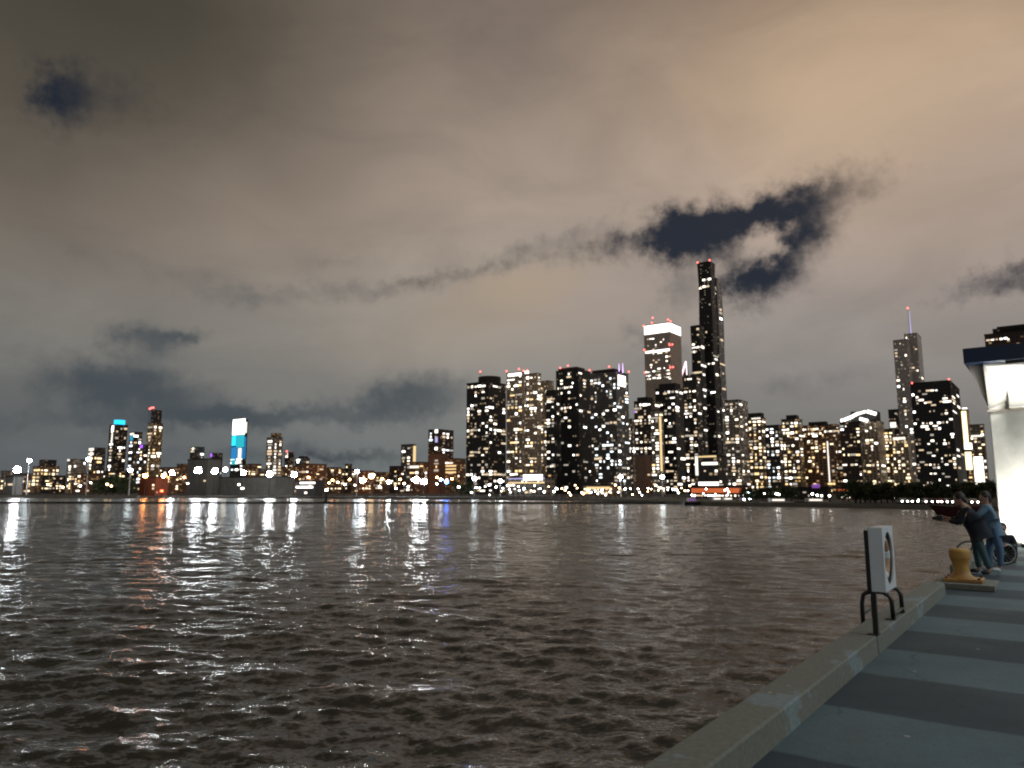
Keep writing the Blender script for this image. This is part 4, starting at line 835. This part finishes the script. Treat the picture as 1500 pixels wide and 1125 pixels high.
# life ring cabinet
mcab = principled('white_cabinet_paint', (0.64, 0.65, 0.68), 0.45, var=0.06, vscale=2); mblk = principled('black_painted_steel', (0.012, 0.012, 0.013), 0.45, var=0.2)
mbackp = principled('cabinet_inner_panel', (0.42, 0.40, 0.38), 0.7, var=0.15, vscale=6); mring = principled('orange_ring_foam', (0.42, 0.25, 0.14), 0.6, var=0.15); mringw = principled('white_ring_band', (0.62, 0.63, 0.64), 0.6, var=0.1)
def cabinet():
    L = 0.58; vx0, vx1 = -1.87, -1.65
    u0 = 8.46; r = empty('life_ring_cabinet', pier(u0, -1.648, 0.183), -A); tag(r, 'white life ring cabinet on a black post on the curb', 'life ring cabinet')
    z0 = 0.425; z1 = 1.068; zc = (z0 + z1) / 2; xa, xb = -0.012, 0.104
    # open-fronted box: four sides and back; front plate with round opening
    b = MB(); th = 0.012
    b.box(xa, xb, 0, th, z0, z1); b.box(xa, xb, L - th, L, z0, z1); b.box(xa, xb, th, L - th, z0, z0 + th); b.box(xa, xb, th, L - th, z1 - th, z1)
    b.build('cabinet_shell', mcab, r)
    MB().box(xa - 0.004, xa + 0.01, th, L - th, z0 + th, z1 - th).build('cabinet_back', mbackp, r)
    f = MB(); n = 40; yc = L / 2; ro_y, ro_z = 0.235, 0.27
    for side, x in ((0, xb + 0.001), (1, xb + 0.014)): pass
    def rect_pt(t_):
        c_, s_ = math.cos(t_), math.sin(t_); k_ = min((L / 2) / abs(c_) if abs(c_) > 1e-6 else 9, ((z1 - z0) / 2) / abs(s_) if abs(s_) > 1e-6 else 9)
        return yc + c_ * k_, zc + s_ * k_
    angs = sorted([2 * math.pi * i / n for i in range(n)] + [math.atan2(sz * (z1 - z0) / 2, sy * L / 2) % (2 * math.pi) for sy in (-1, 1) for sz in (-1, 1)])
    rings = []
    for x in (xb + 0.001, xb + 0.016):
        rings.append(([f.bm.verts.new((x, *rect_pt(t_))) for t_ in angs], [f.bm.verts.new((x, yc + math.cos(t_) * ro_y, zc + math.sin(t_) * ro_z)) for t_ in angs]))
    m_ = len(angs)
    for i in range(m_):
        j = (i + 1) % m_
        (o0, i0), (o1, i1) = rings
        f.bm.faces.new((o0[i], o0[j], i0[j], i0[i])); f.bm.faces.new((o1[i], o1[j], i1[j], i1[i]))
        f.bm.faces.new((i0[i], i0[j], i1[j], i1[i])); f.bm.faces.new((o0[i], o0[j], o1[j], o1[i]))
    f.build('front_frame', mcab, r)
    MB().box(-0.055, -0.017, 0.0, 0.07, z0 - 0.02, z1 - 0.03).build('back_rail', mblk, r)
    MB().box(-0.055, -0.017, L - 0.09, L - 0.02, z0 - 0.02, z1 - 0.03).build('back_rail', mblk, r)
    MB().box(-0.024, 0.022, -0.012, 0.034, 0.0, z0 - 0.003).build('post', mblk, r)
    MB().box(-0.07, 0.028, -0.05, 0.08, 0.0, 0.012).build('base_plate', mblk, r)
    rr = empty('life_ring', pier(u0 + yc, -1.648 + 0.05, 0.183 + zc), -A); tag(rr, 'orange and white life ring hanging inside the white cabinet', 'life ring')
    for k_ in range(4):
        a0_ = k_ * math.pi / 2 + 0.35; MB().torus((0, 0, 0), 0.19, 0.045, 'X', 8, 10, a0_, a0_ + math.pi / 2 - 0.5).build('ring_segment', mring, rr, True)
        MB().torus((0, 0, 0), 0.19, 0.047, 'X', 4, 10, a0_ + math.pi / 2 - 0.5, a0_ + math.pi / 2).build('ring_band', mringw, rr, True)
cabinet()
def ladder():
    r = empty('ladder_handrail', pier(9.55, -1.84, 0.183), -A); tag(r, 'black hooped ladder handrail over the curb under the cabinet', 'ladder')
    for y in (0.0, 0.60):
        pts = [(-0.15, y, -0.5), (-0.15, y, 0.15), (-0.13, y, 0.25), (-0.09, y, 0.28), (-0.03, y, 0.29), (0.07, y, 0.295), (0.135, y, 0.265), (0.165, y, 0.21), (0.17, y, 0.0)]
        MB().tube(pts, 0.024, 8).build('hoop', mblk, r, True)
    MB().cyl((-0.15, 0, 0.04), (-0.15, 0.60, 0.04), 0.02).build('rung', mblk, r)
    MB().cyl((-0.15, 0, -0.24), (-0.15, 0.60, -0.24), 0.02).build('rung', mblk, r)
    MB().cyl((0.17, 0, 0.05), (0.17, 0.60, 0.05), 0.022).build('foot_bar', mblk, r)
    MB().box(0.10, 0.19, -0.06, 0.06, 0.001, 0.014).build('foot_plate', mblk, r); MB().box(0.10, 0.19, 0.56, 0.68, 0.001, 0.014).build('foot_plate', mblk, r)
ladder()
# bollard
def bollard_mat():
    m = bpy.data.materials.new('worn_yellow_paint'); m.use_nodes = True; t = NT(m.node_tree)
    b = t.n['Principled BSDF']; b.inputs['Roughness'].default_value = 0.6; tcn = t.new('ShaderNodeTexCoord')
    n1 = t.noise(tcn.outputs['Object'], 6, 6, 0.7, 0.6); n2 = t.noise(tcn.outputs['Object'], 2.2, 4, 0.6)
    cb = t.mix(t.smooth(n2.outputs['Fac'], 0.4, 0.62), (0.47, 0.26, 0.065, 1), (0.33, 0.16, 0.045, 1))
    cb = t.mix(t.smooth(n1.outputs['Fac'], 0.60, 0.68), cb, (0.14, 0.055, 0.022, 1))
    cb = t.mix(t.smooth(n1.outputs['Fac'], 0.36, 0.30), cb, (0.55, 0.50, 0.40, 1))
    t.l.new(cb, b.inputs['Base Color']); return m
mbol = bollard_mat()
r = empty('mooring_bollard', pier(15.05, -1.52, 0.10), -A); tag(r, 'worn yellow mooring bollard on a flat base at pier edge', 'bollard')
MB().lathe([(0.23, 0.0), (0.20, 0.03), (0.155, 0.06), (0.132, 0.10), (0.124, 0.15), (0.126, 0.24), (0.138, 0.30), (0.158, 0.335), (0.164, 0.36), (0.166, 0.455), (0.158, 0.485), (0.12, 0.503), (0.04, 0.505)], 36).build('bollard_post', mbol, r, True).location.z = 0.045
MB().box(-0.26, 0.32, -0.25, 0.25, 0.0, 0.06, 0.015).build('base_flange', mbol, r)
for x, y in ((-0.21, -0.20), (0.27, -0.20), (-0.21, 0.20), (0.27, 0.20)): MB().cyl((x, y, 0.06), (x, y, 0.085), 0.025, n=6).build('bolt', mblk, r)
pad = MB().box(-1.93, -1.02, 14.6, 15.6, 0.002, 0.098, 0.012).build('bollard_plinth', mcurb); pad.location = pier(0, 0, 0); pad.rotation_euler = (0, 0, -A); tag(pad, 'low concrete plinth under the yellow bollard', 'plinth')
cl = empty('mooring_cleat', pier(14.25, -1.82, 0.0), -A); tag(cl, 'small black cleat on the pier edge left of the bollard', 'cleat')
MB().box(-0.06, 0.06, -0.08, 0.08, 0.0, 0.05, 0.01).build('cleat_base', mblk, cl); MB().tube([(0, -0.22, 0.10), (0, -0.12, 0.085), (0, 0.12, 0.085), (0, 0.22, 0.10)], 0.03).build('cleat_horn', mblk, cl, True)

# pavilion at the right: flared white column under a dark blue roof
mwhite = principled('white_column_render', (0.60, 0.59, 0.54), 0.75, var=0.25, vscale=1.1, bump=0.2); mblue = principled('dark_blue_fascia', (0.010, 0.024, 0.062), 0.5, var=0.15, vscale=0.8)
msoff = principled('pale_soffit', (0.45, 0.40, 0.35), 0.8, var=0.12, vscale=0.8)
U0 = 27.0; VL = -1.62
pv = empty('pier_pavilion', pier(U0, VL, 0.0), -A); tag(pv, 'floodlit white pavilion with flared column under a dark blue roof', 'pavilion')
cw = 2.3; ZS, ZF, ZT = 4.08, 5.55, 6.03; fl = 0.46
MB().box(0, cw, 0, 1.5, 0.0, ZS - 0.03, 0.03).build('column', mwhite, pv)
MB().box(cw + 0.004, 9.0, 0.35, 1.2, 0.0, ZS - 0.03).build('side_wall', mwhite, pv)
MB().box(-0.03, cw + 0.03, -0.04, 1.53, ZS - 0.028, ZS + 0.03).build('column_band', msoff, pv)
for pts_ in (((0.02, ZS + 0.034), (0.02, ZF), (-fl, ZF)), ((cw - 0.02, ZS + 0.034), (cw + fl, ZF), (cw - 0.02, ZF))):   # raking brackets
    bm_ = MB(); lo = [bm_.bm.verts.new((x, 0.05, z)) for x, z in pts_]; hi = [bm_.bm.verts.new((x, 1.5, z)) for x, z in pts_]
    bm_.bm.faces.new(lo); bm_.bm.faces.new(list(reversed(hi)))
    for i in range(3): bm_.bm.faces.new((lo[i], lo[(i + 1) % 3], hi[(i + 1) % 3], hi[i]))
    bm_.build('raking_bracket', msoff, pv)
cap = MB()                                     # folded capital: three triangular facets lean out to the roof edge
v = [cap.bm.verts.new(q) for q in ((0, 0, ZS + 0.034), (cw, 0, ZS + 0.034), (cw, 0.84, ZS + 0.034), (0, 0.84, ZS + 0.034), (-0.03, -0.16, ZF - 0.002), (cw * 0.45, 0.30, ZF - 0.002), (cw + 0.03, -0.16, ZF - 0.002), (cw + 0.1, 0.84, ZF - 0.002), (-0.1, 0.84, ZF - 0.002), (cw * 0.45, 0.02, ZS + 0.5), (0.42, -0.10, ZS + 0.62), (0.62, 0.30, ZS + 0.66))]
for f_ in ((0, 10, 4), (10, 11, 4), (4, 11, 5), (0, 9, 10), (10, 9, 11), (11, 9, 5), (5, 9, 6), (9, 1, 6), (1, 9, 0), (1, 2, 7, 6), (2, 3, 8, 7), (3, 0, 4, 8), (4, 5, 6, 7, 8), (0, 3, 2, 1)): cap.bm.faces.new([v[k] for k in f_])
cap.build('flared_capital', mwhite, pv)
MB().box(0.52, 0.98, -0.30, -0.02, ZS + 0.05, ZS + 0.60, 0.04).build('light_box', mwhite, pv)
MB().box(-fl - 0.06, 10.5, -0.42, 6.5, ZF + 0.003, ZT, 0.02).build('roof', mblue, pv)
MB().box(0.5, 2.2, -0.50, -0.28, 0.0, 0.12, 0.02).build('uplight_housing', mblk, pv)
MB().box(0.55, 2.15, -0.46, -0.32, 0.121, 0.13).build('uplight_lens', glow('uplight_lens_glow', (1.0, 0.98, 0.9), 6), pv)
def area(name, loc, rot, sx, sy, power, colr, parent=None):
    l = bpy.data.lights.new(name, 'AREA'); l.shape = 'RECTANGLE'; l.size = sx; l.size_y = sy; l.energy = power; l.color = colr
    o = bpy.data.objects.new(name, l); col.objects.link(o); o.location = loc; o.rotation_euler = rot
    if parent: o.parent = parent
    return o
def aim(o, tgt):
    d = Vector(tgt) - Vector(o.location); o.rotation_euler = d.to_track_quat('-Z', 'Y').to_euler()
a_ = area('uplight', (1.2, -0.39, 0.15), (0, 0, 0), 1.4, 0.12, 400, (1.0, 0.97, 0.9), pv); aim(a_, (1.0, -0.2, 3.0))
MB().box(0.55, 1.8, -0.40, -0.32, ZF - 0.12, ZF - 0.005, 0.01).build('soffit_lamp', mblk, pv)
a_ = area('soffit_flood', (1.1, -0.36, ZF - 0.14), (0, 0, 0), 1.1, 0.06, 220, (1.0, 0.97, 0.9), pv); aim(a_, (0.9, -0.1, 3.0))
# added lamp posts, unseen from the camera, put in to light the deck
mlens = glow('added_lamp_lens', (0.85, 0.96, 1.0), 12)
def added_pier_lamp(u, v_, power, label):
    r = empty('added_pier_lamp', pier(u, v_, 0), -A); tag(r, label, 'lamp', 'added lamp posts on the pier')
    MB().cyl((0, 0, 0), (0, 0, 7.5), 0.09, 0.06, 12).build('post', M['metal'], r); MB().cyl((0, 0, 0), (0, 0, 0.5), 0.16, 0.12, 12).build('post_base', M['metal'], r)
    MB().tube([(0, 0, 7.3), (-0.3, 0, 7.6), (-0.9, 0, 7.7)], 0.04).build('arm', M['metal'], r)
    MB().box(-1.35, -0.85, -0.16, 0.16, 7.64, 7.74, 0.02).build('lamp_head', M['metal'], r); MB().box(-1.3, -0.9, -0.12, 0.12, 7.62, 7.636).build('lens', mlens, r)
    a_ = area('added_lamp_light', (-1.1, 0, 7.6), (0, 0, 0), 0.4, 0.25, power, (0.64, 0.90, 1.0), r)
added_pier_lamp(3.5, 7.0, 300, 'added tall pier lamp post, out of view on the deck near the camera')
added_pier_lamp(17.0, 8.0, 700, 'added tall pier lamp post, out of view farther along the deck')
# kerbside dark bench-like box at the pavilion foot
bx = empty('cable_ramp', pier(25.2, -0.55, 0), -A); tag(bx, 'low black cable ramp on the deck before the white column', 'cable ramp')
bm_ = MB(); bm_.prism([(0, 0), (1.6, 0), (1.6, 0.3), (0, 0.3)], 0.0, 0.06); bm_.prism([(0, 0.08), (1.6, 0.08), (1.6, 0.22), (0, 0.22)], 0.062, 0.13); bm_.build('ramp_body', mblk, bx)

# ------------------------------------------------------------------ people
def skin_mesh(name, nodes, edges, mat, parent, sub=2):
    """nodes: {key: (x, y, z, r)}; first key is the root"""
    keys = list(nodes); ix = {k_: i for i, k_ in enumerate(keys)}
    me = bpy.data.meshes.new(name); me.from_pydata([nodes[k_][:3] for k_ in keys], [(ix[a_], ix[b_]) for a_, b_ in edges], [])
    o = link(name, me, mat, parent); sk = o.modifiers.new('skin', 'SKIN'); sk.use_smooth_shade = True
    for i, k_ in enumerate(keys):
        rr = nodes[k_][3]; me.skin_vertices[0].data[i].radius = (rr, rr); me.skin_vertices[0].data[i].use_root = (i == 0)
    ss = o.modifiers.new('sub', 'SUBSURF'); ss.levels = sub; ss.render_levels = sub
    return o
def chain(*k_): return list(zip(k_, k_[1:]))
msk = principled('skin', (0.42, 0.24, 0.17), 0.55, var=0.08, vscale=8)
def cloth(n_, c_): return principled(n_, c_, 0.9, var=0.18, vscale=6, bump=0.3)
def person(label, loc, rz, J, top, bottom, shoe, hair, scale=1.0, coat_len=0.0):
    """J: joints in metres, x to the figure's picture-right, y away, z up"""
    r = empty('person', loc, rz); r.scale = (scale,) * 3; tag(r, label, 'person')
    V = {k_: Vector(q) for k_, q in J.items()}
    n = {}; e = []
    def nd(k_, p_, rr): n[k_] = (*p_, rr)
    nd('pel', V['pel'], 0.10); nd('wai', V['pel'].lerp(V['che'], 0.45), 0.085); nd('che', V['che'], 0.115); nd('nek', V['che'].lerp(V['hed'], 0.55), 0.052); nd('hb', V['hed'] - (V['hed'] - V['che']).normalized() * 0.05, 0.07); nd('ht', V['hed'] + (V['hed'] - V['che']).normalized() * 0.07, 0.08)
    e += chain('pel', 'wai', 'che', 'nek', 'hb', 'ht')
    for s_ in 'LR':
        nd('sh' + s_, V['sh' + s_], 0.055); nd('elb' + s_, V['elb' + s_], 0.040); nd('wri' + s_, V['wri' + s_], 0.027)
        hd = (V['wri' + s_] - V['elb' + s_]).normalized(); pm = V['wri' + s_] + hd * 0.06; nd('pal' + s_, pm, 0.026)
        side = hd.cross(Vector((0, 0, 1))); side = side.normalized() if side.length > 0.1 else Vector((1, 0, 0)); dn = hd.cross(side).normalized()
        e += chain('che', 'sh' + s_, 'elb' + s_, 'wri' + s_, 'pal' + s_)
        for i_, (o_, l_) in enumerate(((-0.027, 0.060), (-0.009, 0.072), (0.009, 0.068), (0.027, 0.052))):
            a_ = pm + hd * 0.03 + side * o_; b_ = a_ + hd * l_ * 0.5 + dn * 0.01; c_ = b_ + hd * l_ * 0.35 + dn * 0.03
            for t_, q_ in zip('abc', (a_, b_, c_)): nd(f'f{i_}{t_}{s_}', q_, 0.009)
            e += chain('pal' + s_, f'f{i_}a{s_}', f'f{i_}b{s_}', f'f{i_}c{s_}')
        th_ = V['wri' + s_] + hd * 0.03 - side * 0.03; nd('th1' + s_, th_, 0.011); nd('th2' + s_, th_ + hd * 0.035 - side * 0.02, 0.010); e += chain('wri' + s_, 'th1' + s_, 'th2' + s_)
        nd('hip' + s_, V['hip' + s_], 0.085); nd('kne' + s_, V['kne' + s_], 0.055); nd('cal' + s_, V['kne' + s_].lerp(V['ank' + s_], 0.35), 0.052); nd('ank' + s_, V['ank' + s_], 0.036)
        toe = V['toe' + s_]; nd('toe' + s_, toe, 0.03)
        e += chain('pel', 'hip' + s_, 'kne' + s_, 'cal' + s_, 'ank' + s_, 'toe' + s_)
    skin_mesh('body', n, e, msk, r)
    # head with nose, brow, ears
    hd_ = empty('tmp'); bpy.data.objects.remove(hd_)
    face = Vector(J['face']).normalized(); H_ = V['hed']
    q_ = face.to_track_quat('-Y', 'Z').to_matrix().to_4x4(); Tm = Matrix.Translation(H_ + Vector((0, 0, 0.02))) @ q_
    hb = MB(); hb.ball((0, 0, 0), 0.1, 0.78, 0.95, 1.15, 16); hb.ball((0, -0.098, -0.012), 0.018, 0.8, 1.1, 1.4, 8); hb.ball((0, -0.075, -0.075), 0.04, 1, 0.9, 0.7, 8)
    for s_ in (-1, 1): hb.ball((s_ * 0.079, 0.005, -0.01), 0.026, 0.4, 0.8, 1.2, 8)
    hb.bm.transform(Tm); hb.build('head', msk, r, True)
    eb = MB()
    for s_ in (-1, 1): eb.ball((s_ * 0.03, -0.086, 0.012), 0.011, 1.2, 0.6, 0.7, 8)
    eb.ball((0, -0.097, -0.052), 0.014, 1.6, 0.4, 0.35, 8)
    eb.bm.transform(Tm); eb.build('face_features', mblk, r)
    hr = MB(); hr.ball((0, 0.022, 0.03), 0.108, 0.86, 0.92, 1.06, 16); hr.ball((0, 0.07, -0.03), 0.08, 0.9, 0.6, 1.1, 10); hr.bm.transform(Tm); hr.build('hair', hair, r, True)
    # clothes: thicker shells over the same skeleton
    g = 0.022; c = {}
    for k_ in ('pel', 'wai', 'che'): c[k_] = (*n[k_][:3], n[k_][3] + g + 0.022 + (0.03 if coat_len else 0.0))
    ce = chain('pel', 'wai', 'che')
    c['pel'] = (*c['pel'][:3], c['pel'][3] + 0.018)
    hem_ = V['pel'] + (V['pel'] - V['che']).normalized() * 0.09 - Vector((0, 0, 0.03)); c['hem'] = (*hem_, 0.122 if coat_len else 0.125); ce.append(('pel', 'hem'))
    ng = V['che'].lerp(V['hed'], 0.38); c['col'] = (*ng, 0.07); ce += [('che', 'col')]
    for s_ in 'LR':
        c['sh' + s_] = (*V['sh' + s_], 0.077); c['elb' + s_] = (*V['elb' + s_], 0.064); c['cuf' + s_] = (*V['elb' + s_].lerp(V['wri' + s_], 0.9), 0.042)
        ce += chain('che', 'sh' + s_, 'elb' + s_, 'cuf' + s_)
    skin_mesh('jacket' if coat_len else 'shirt', c, ce, top, r)
    t_ = {'pel': (*(V['pel'] - Vector((0, 0, 0.03))), 0.125), 'wst': (*V['pel'].lerp(V['che'], 0.22), 0.122)}; tE = [('pel', 'wst')]
    for s_ in 'LR':
        t_['hip' + s_] = (*(V['hip' + s_] - Vector((0, 0, 0.06))), 0.090); t_['kne' + s_] = (*V['kne' + s_], 0.076); t_['cal' + s_] = (*n['cal' + s_][:3], 0.070); t_['ank' + s_] = (*V['kne' + s_].lerp(V['ank' + s_], 0.93), 0.058)
        tE += chain('pel', 'hip' + s_, 'kne' + s_, 'cal' + s_, 'ank' + s_)
    skin_mesh('trousers', t_, tE, bottom, r)
    for s_ in 'LR':
        a_, b_ = V['ank' + s_], V['toe' + s_]
        skin_mesh('shoe', {'h': (a_.x, a_.y, max(a_.z - 0.03, 0.045), 0.045), 'm': (*a_.lerp(b_, 0.55), 0.045), 't': (*b_, 0.040)}, chain('h', 'm', 't'), shoe, r)
    return r
view = lambda u, v_: -math.atan2(pier(u, v_).x, pier(u, v_).y)
mdk = cloth('black_jacket_cloth', (0.014, 0.014, 0.022)); mteal = cloth('dark_teal_trousers', (0.045, 0.085, 0.09)); mlb = cloth('light_blue_shirt_cloth', (0.13, 0.20, 0.28)); mjean = cloth('blue_jeans', (0.08, 0.125, 0.21))
mhd = principled('dark_brown_hair', (0.02, 0.012, 0.01), 0.6, var=0.2); mshoe = principled('black_shoe', (0.02, 0.02, 0.02), 0.6, var=0.1); mshw = principled('white_shoe', (0.6, 0.6, 0.6), 0.6, var=0.1)
fu, fv = 17.55, -1.36
J1 = dict(pel=(-0.06, 0.0, 0.86), che=(-0.20, -0.02, 1.20), hed=(-0.33, -0.03, 1.42), shL=(-0.25, 0.17, 1.24), shR=(-0.23, -0.20, 1.22), elbL=(-0.40, 0.19, 1.02), elbR=(-0.36, -0.24, 0.98), wriL=(-0.55, 0.07, 1.06), wriR=(-0.55, -0.07, 1.02),
          hipL=(-0.13, 0.10, 0.84), hipR=(-0.11, -0.10, 0.84), kneL=(-0.12, 0.12, 0.47), kneR=(-0.02, -0.10, 0.46), ankL=(-0.10, 0.14, 0.08), ankR=(0.08, -0.10, 0.08), toeL=(-0.26, 0.14, 0.045), toeR=(-0.08, -0.12, 0.045), face=(-1, -0.1, -0.35))
person('person in black jacket and teal trousers leaning left with arms outstretched', pier(fu, fv, 0), view(fu, fv), J1, mdk, mteal, mshoe, mhd, 1.02, 0.3)
J2 = dict(pel=(0.0, 0, 0.87), che=(-0.07, 0, 1.22), hed=(-0.10, -0.02, 1.44), shL=(-0.06, 0.17, 1.28), shR=(-0.09, -0.18, 1.27), elbL=(-0.22, 0.17, 1.08), elbR=(-0.26, -0.20, 1.09), wriL=(-0.42, 0.10, 1.14), wriR=(-0.44, -0.12, 1.16),
          hipL=(-0.02, 0.10, 0.85), hipR=(0.02, -0.10, 0.85), kneL=(-0.10, 0.12, 0.47), kneR=(0.08, -0.10, 0.47), ankL=(-0.12, 0.16, 0.08), ankR=(0.06, -0.08, 0.08), toeL=(-0.28, 0.16, 0.045), toeR=(-0.10, -0.12, 0.045), face=(-1, -0.5, -0.2))
fu2, fv2 = 18.25, -1.21
person('person in pale blue shirt and blue jeans standing before the white column', pier(fu2, fv2, 0), view(fu2, fv2), J2, mlb, mjean, mshw, mhd, 1.02)
J3 = dict(pel=(0, 0.05, 0.20), che=(0.0, 0.0, 0.55), hed=(-0.01, -0.05, 0.79), shL=(-0.17, 0.0, 0.60), shR=(0.17, 0.0, 0.60), elbL=(-0.22, -0.18, 0.40), elbR=(0.22, -0.18, 0.40), wriL=(-0.10, -0.30, 0.42), wriR=(0.10, -0.30, 0.42),
          hipL=(-0.10, 0.03, 0.20), hipR=(0.10, 0.03, 0.20), kneL=(-0.20, -0.28, 0.42), kneR=(0.20, -0.28, 0.42), ankL=(-0.16, -0.34, 0.08), ankR=(0.16, -0.34, 0.08), toeL=(-0.17, -0.48, 0.045), toeR=(0.17, -0.48, 0.045), face=(-0.1, -1, -0.05))
u3, v3 = 21.0, -1.20
person('person in dark jacket squatting low behind the small bicycle', pier(u3, v3, 0), view(u3, v3), J3, mdk, cloth('navy_trousers', (0.02, 0.025, 0.04)), mshoe, mhd, 0.95, 0.3)
# phone held by the leaning person
ph = empty('camera_phone', pier(fu, fv, 0) + Matrix.Rotation(view(fu, fv), 3, 'Z') @ Vector((-0.71, 0.0, 1.08)), view(fu, fv)); tag(ph, 'black camera held out over the water by the leaning person', 'camera')
MB().box(-0.06, 0.06, -0.08, 0.08, -0.05, 0.06, 0.012).build('camera_body', mblk, ph); MB().cyl((-0.06, 0, 0), (-0.13, 0, 0), 0.035, n=16).build('lens', mblk, ph)
# bicycle
def bicycle():
    u_, v_ = 20.15, -1.17; r = empty('bicycle', pier(u_, v_, 0), view(u_, v_) + 0.25); tag(r, 'small bicycle with pale rims leaning by the squatting person', 'bicycle')
    mrim = principled('pale_alloy_rim', (0.55, 0.54, 0.46), 0.35, 0.6, var=0.1); mfr = principled('dark_bicycle_frame', (0.03, 0.05, 0.06), 0.4, 0.3, var=0.1)
    RW = 0.255; fx, rx = 0.0, -0.70
    for x in (fx, rx):
        w_ = MB().torus((x, 0, RW), RW - 0.014, 0.014, 'Y', 36, 8).build('wheel', mtyre, r, True)
        MB().torus((x, 0, RW), RW - 0.036, 0.009, 'Y', 36, 8).build('rim', mrim, w_, True)
        sp = MB()
        for k_ in range(14):
            a_ = k_ * 2 * math.pi / 14; sp.cyl((x, 0, RW), (x + math.cos(a_) * (RW - 0.04), 0, RW + math.sin(a_) * (RW - 0.04)), 0.0015, n=4)
        sp.build('spokes', mrim, w_); MB().cyl((x, -0.04, RW), (x, 0.04, RW), 0.02, n=10).build('hub', mrim, w_)
    hz = (-0.10, 0, 0.60); bbk = (-0.40, 0, 0.24); st = (-0.50, 0, 0.55)
    f = MB()
    for a_, b_ in ((hz, bbk), (hz, st), (st, bbk), (bbk, (rx, 0.03, RW)), (bbk, (rx, -0.03, RW)), (st, (rx, 0.03, RW)), (st, (rx, -0.03, RW))): f.cyl(a_, b_, 0.014, n=8)
    f.build('frame', mfr, r)
    MB().cyl((-0.08, 0, 0.54), (fx, 0.04, RW), 0.012, n=8).cyl((-0.08, 0, 0.54), (fx, -0.04, RW), 0.012, n=8).cyl(hz, (-0.13, 0, 0.76), 0.013, n=8).build('fork', mfr, r)
    MB().tube([(-0.02, -0.22, 0.79), (-0.10, -0.12, 0.78), (-0.13, 0, 0.76), (-0.10, 0.12, 0.78), (-0.02, 0.22, 0.79)], 0.012).build('handlebar', mblk, r, True)
    MB().cyl(st, (-0.54, 0, 0.66), 0.012).build('seat_post', mrim, r); MB().box(-0.66, -0.44, -0.06, 0.06, 0.66, 0.70, 0.015).build('saddle', mblk, r)
    MB().cyl((-0.40, -0.09, 0.24), (-0.40, 0.09, 0.24), 0.01).cyl((-0.40, -0.09, 0.24), (-0.33, -0.09, 0.12), 0.01).cyl((-0.40, 0.09, 0.24), (-0.47, 0.09, 0.36), 0.01).build('crank', mrim, r)
    for x, y, z in ((-0.33, -0.13, 0.12), (-0.47, 0.13, 0.36)): MB().box(x - 0.04, x + 0.04, y - 0.04, y + 0.04, z - 0.01, z + 0.01).build('pedal', mblk, r)
bicycle()
print('objects', len(bpy.data.objects), 'windows', n_win)
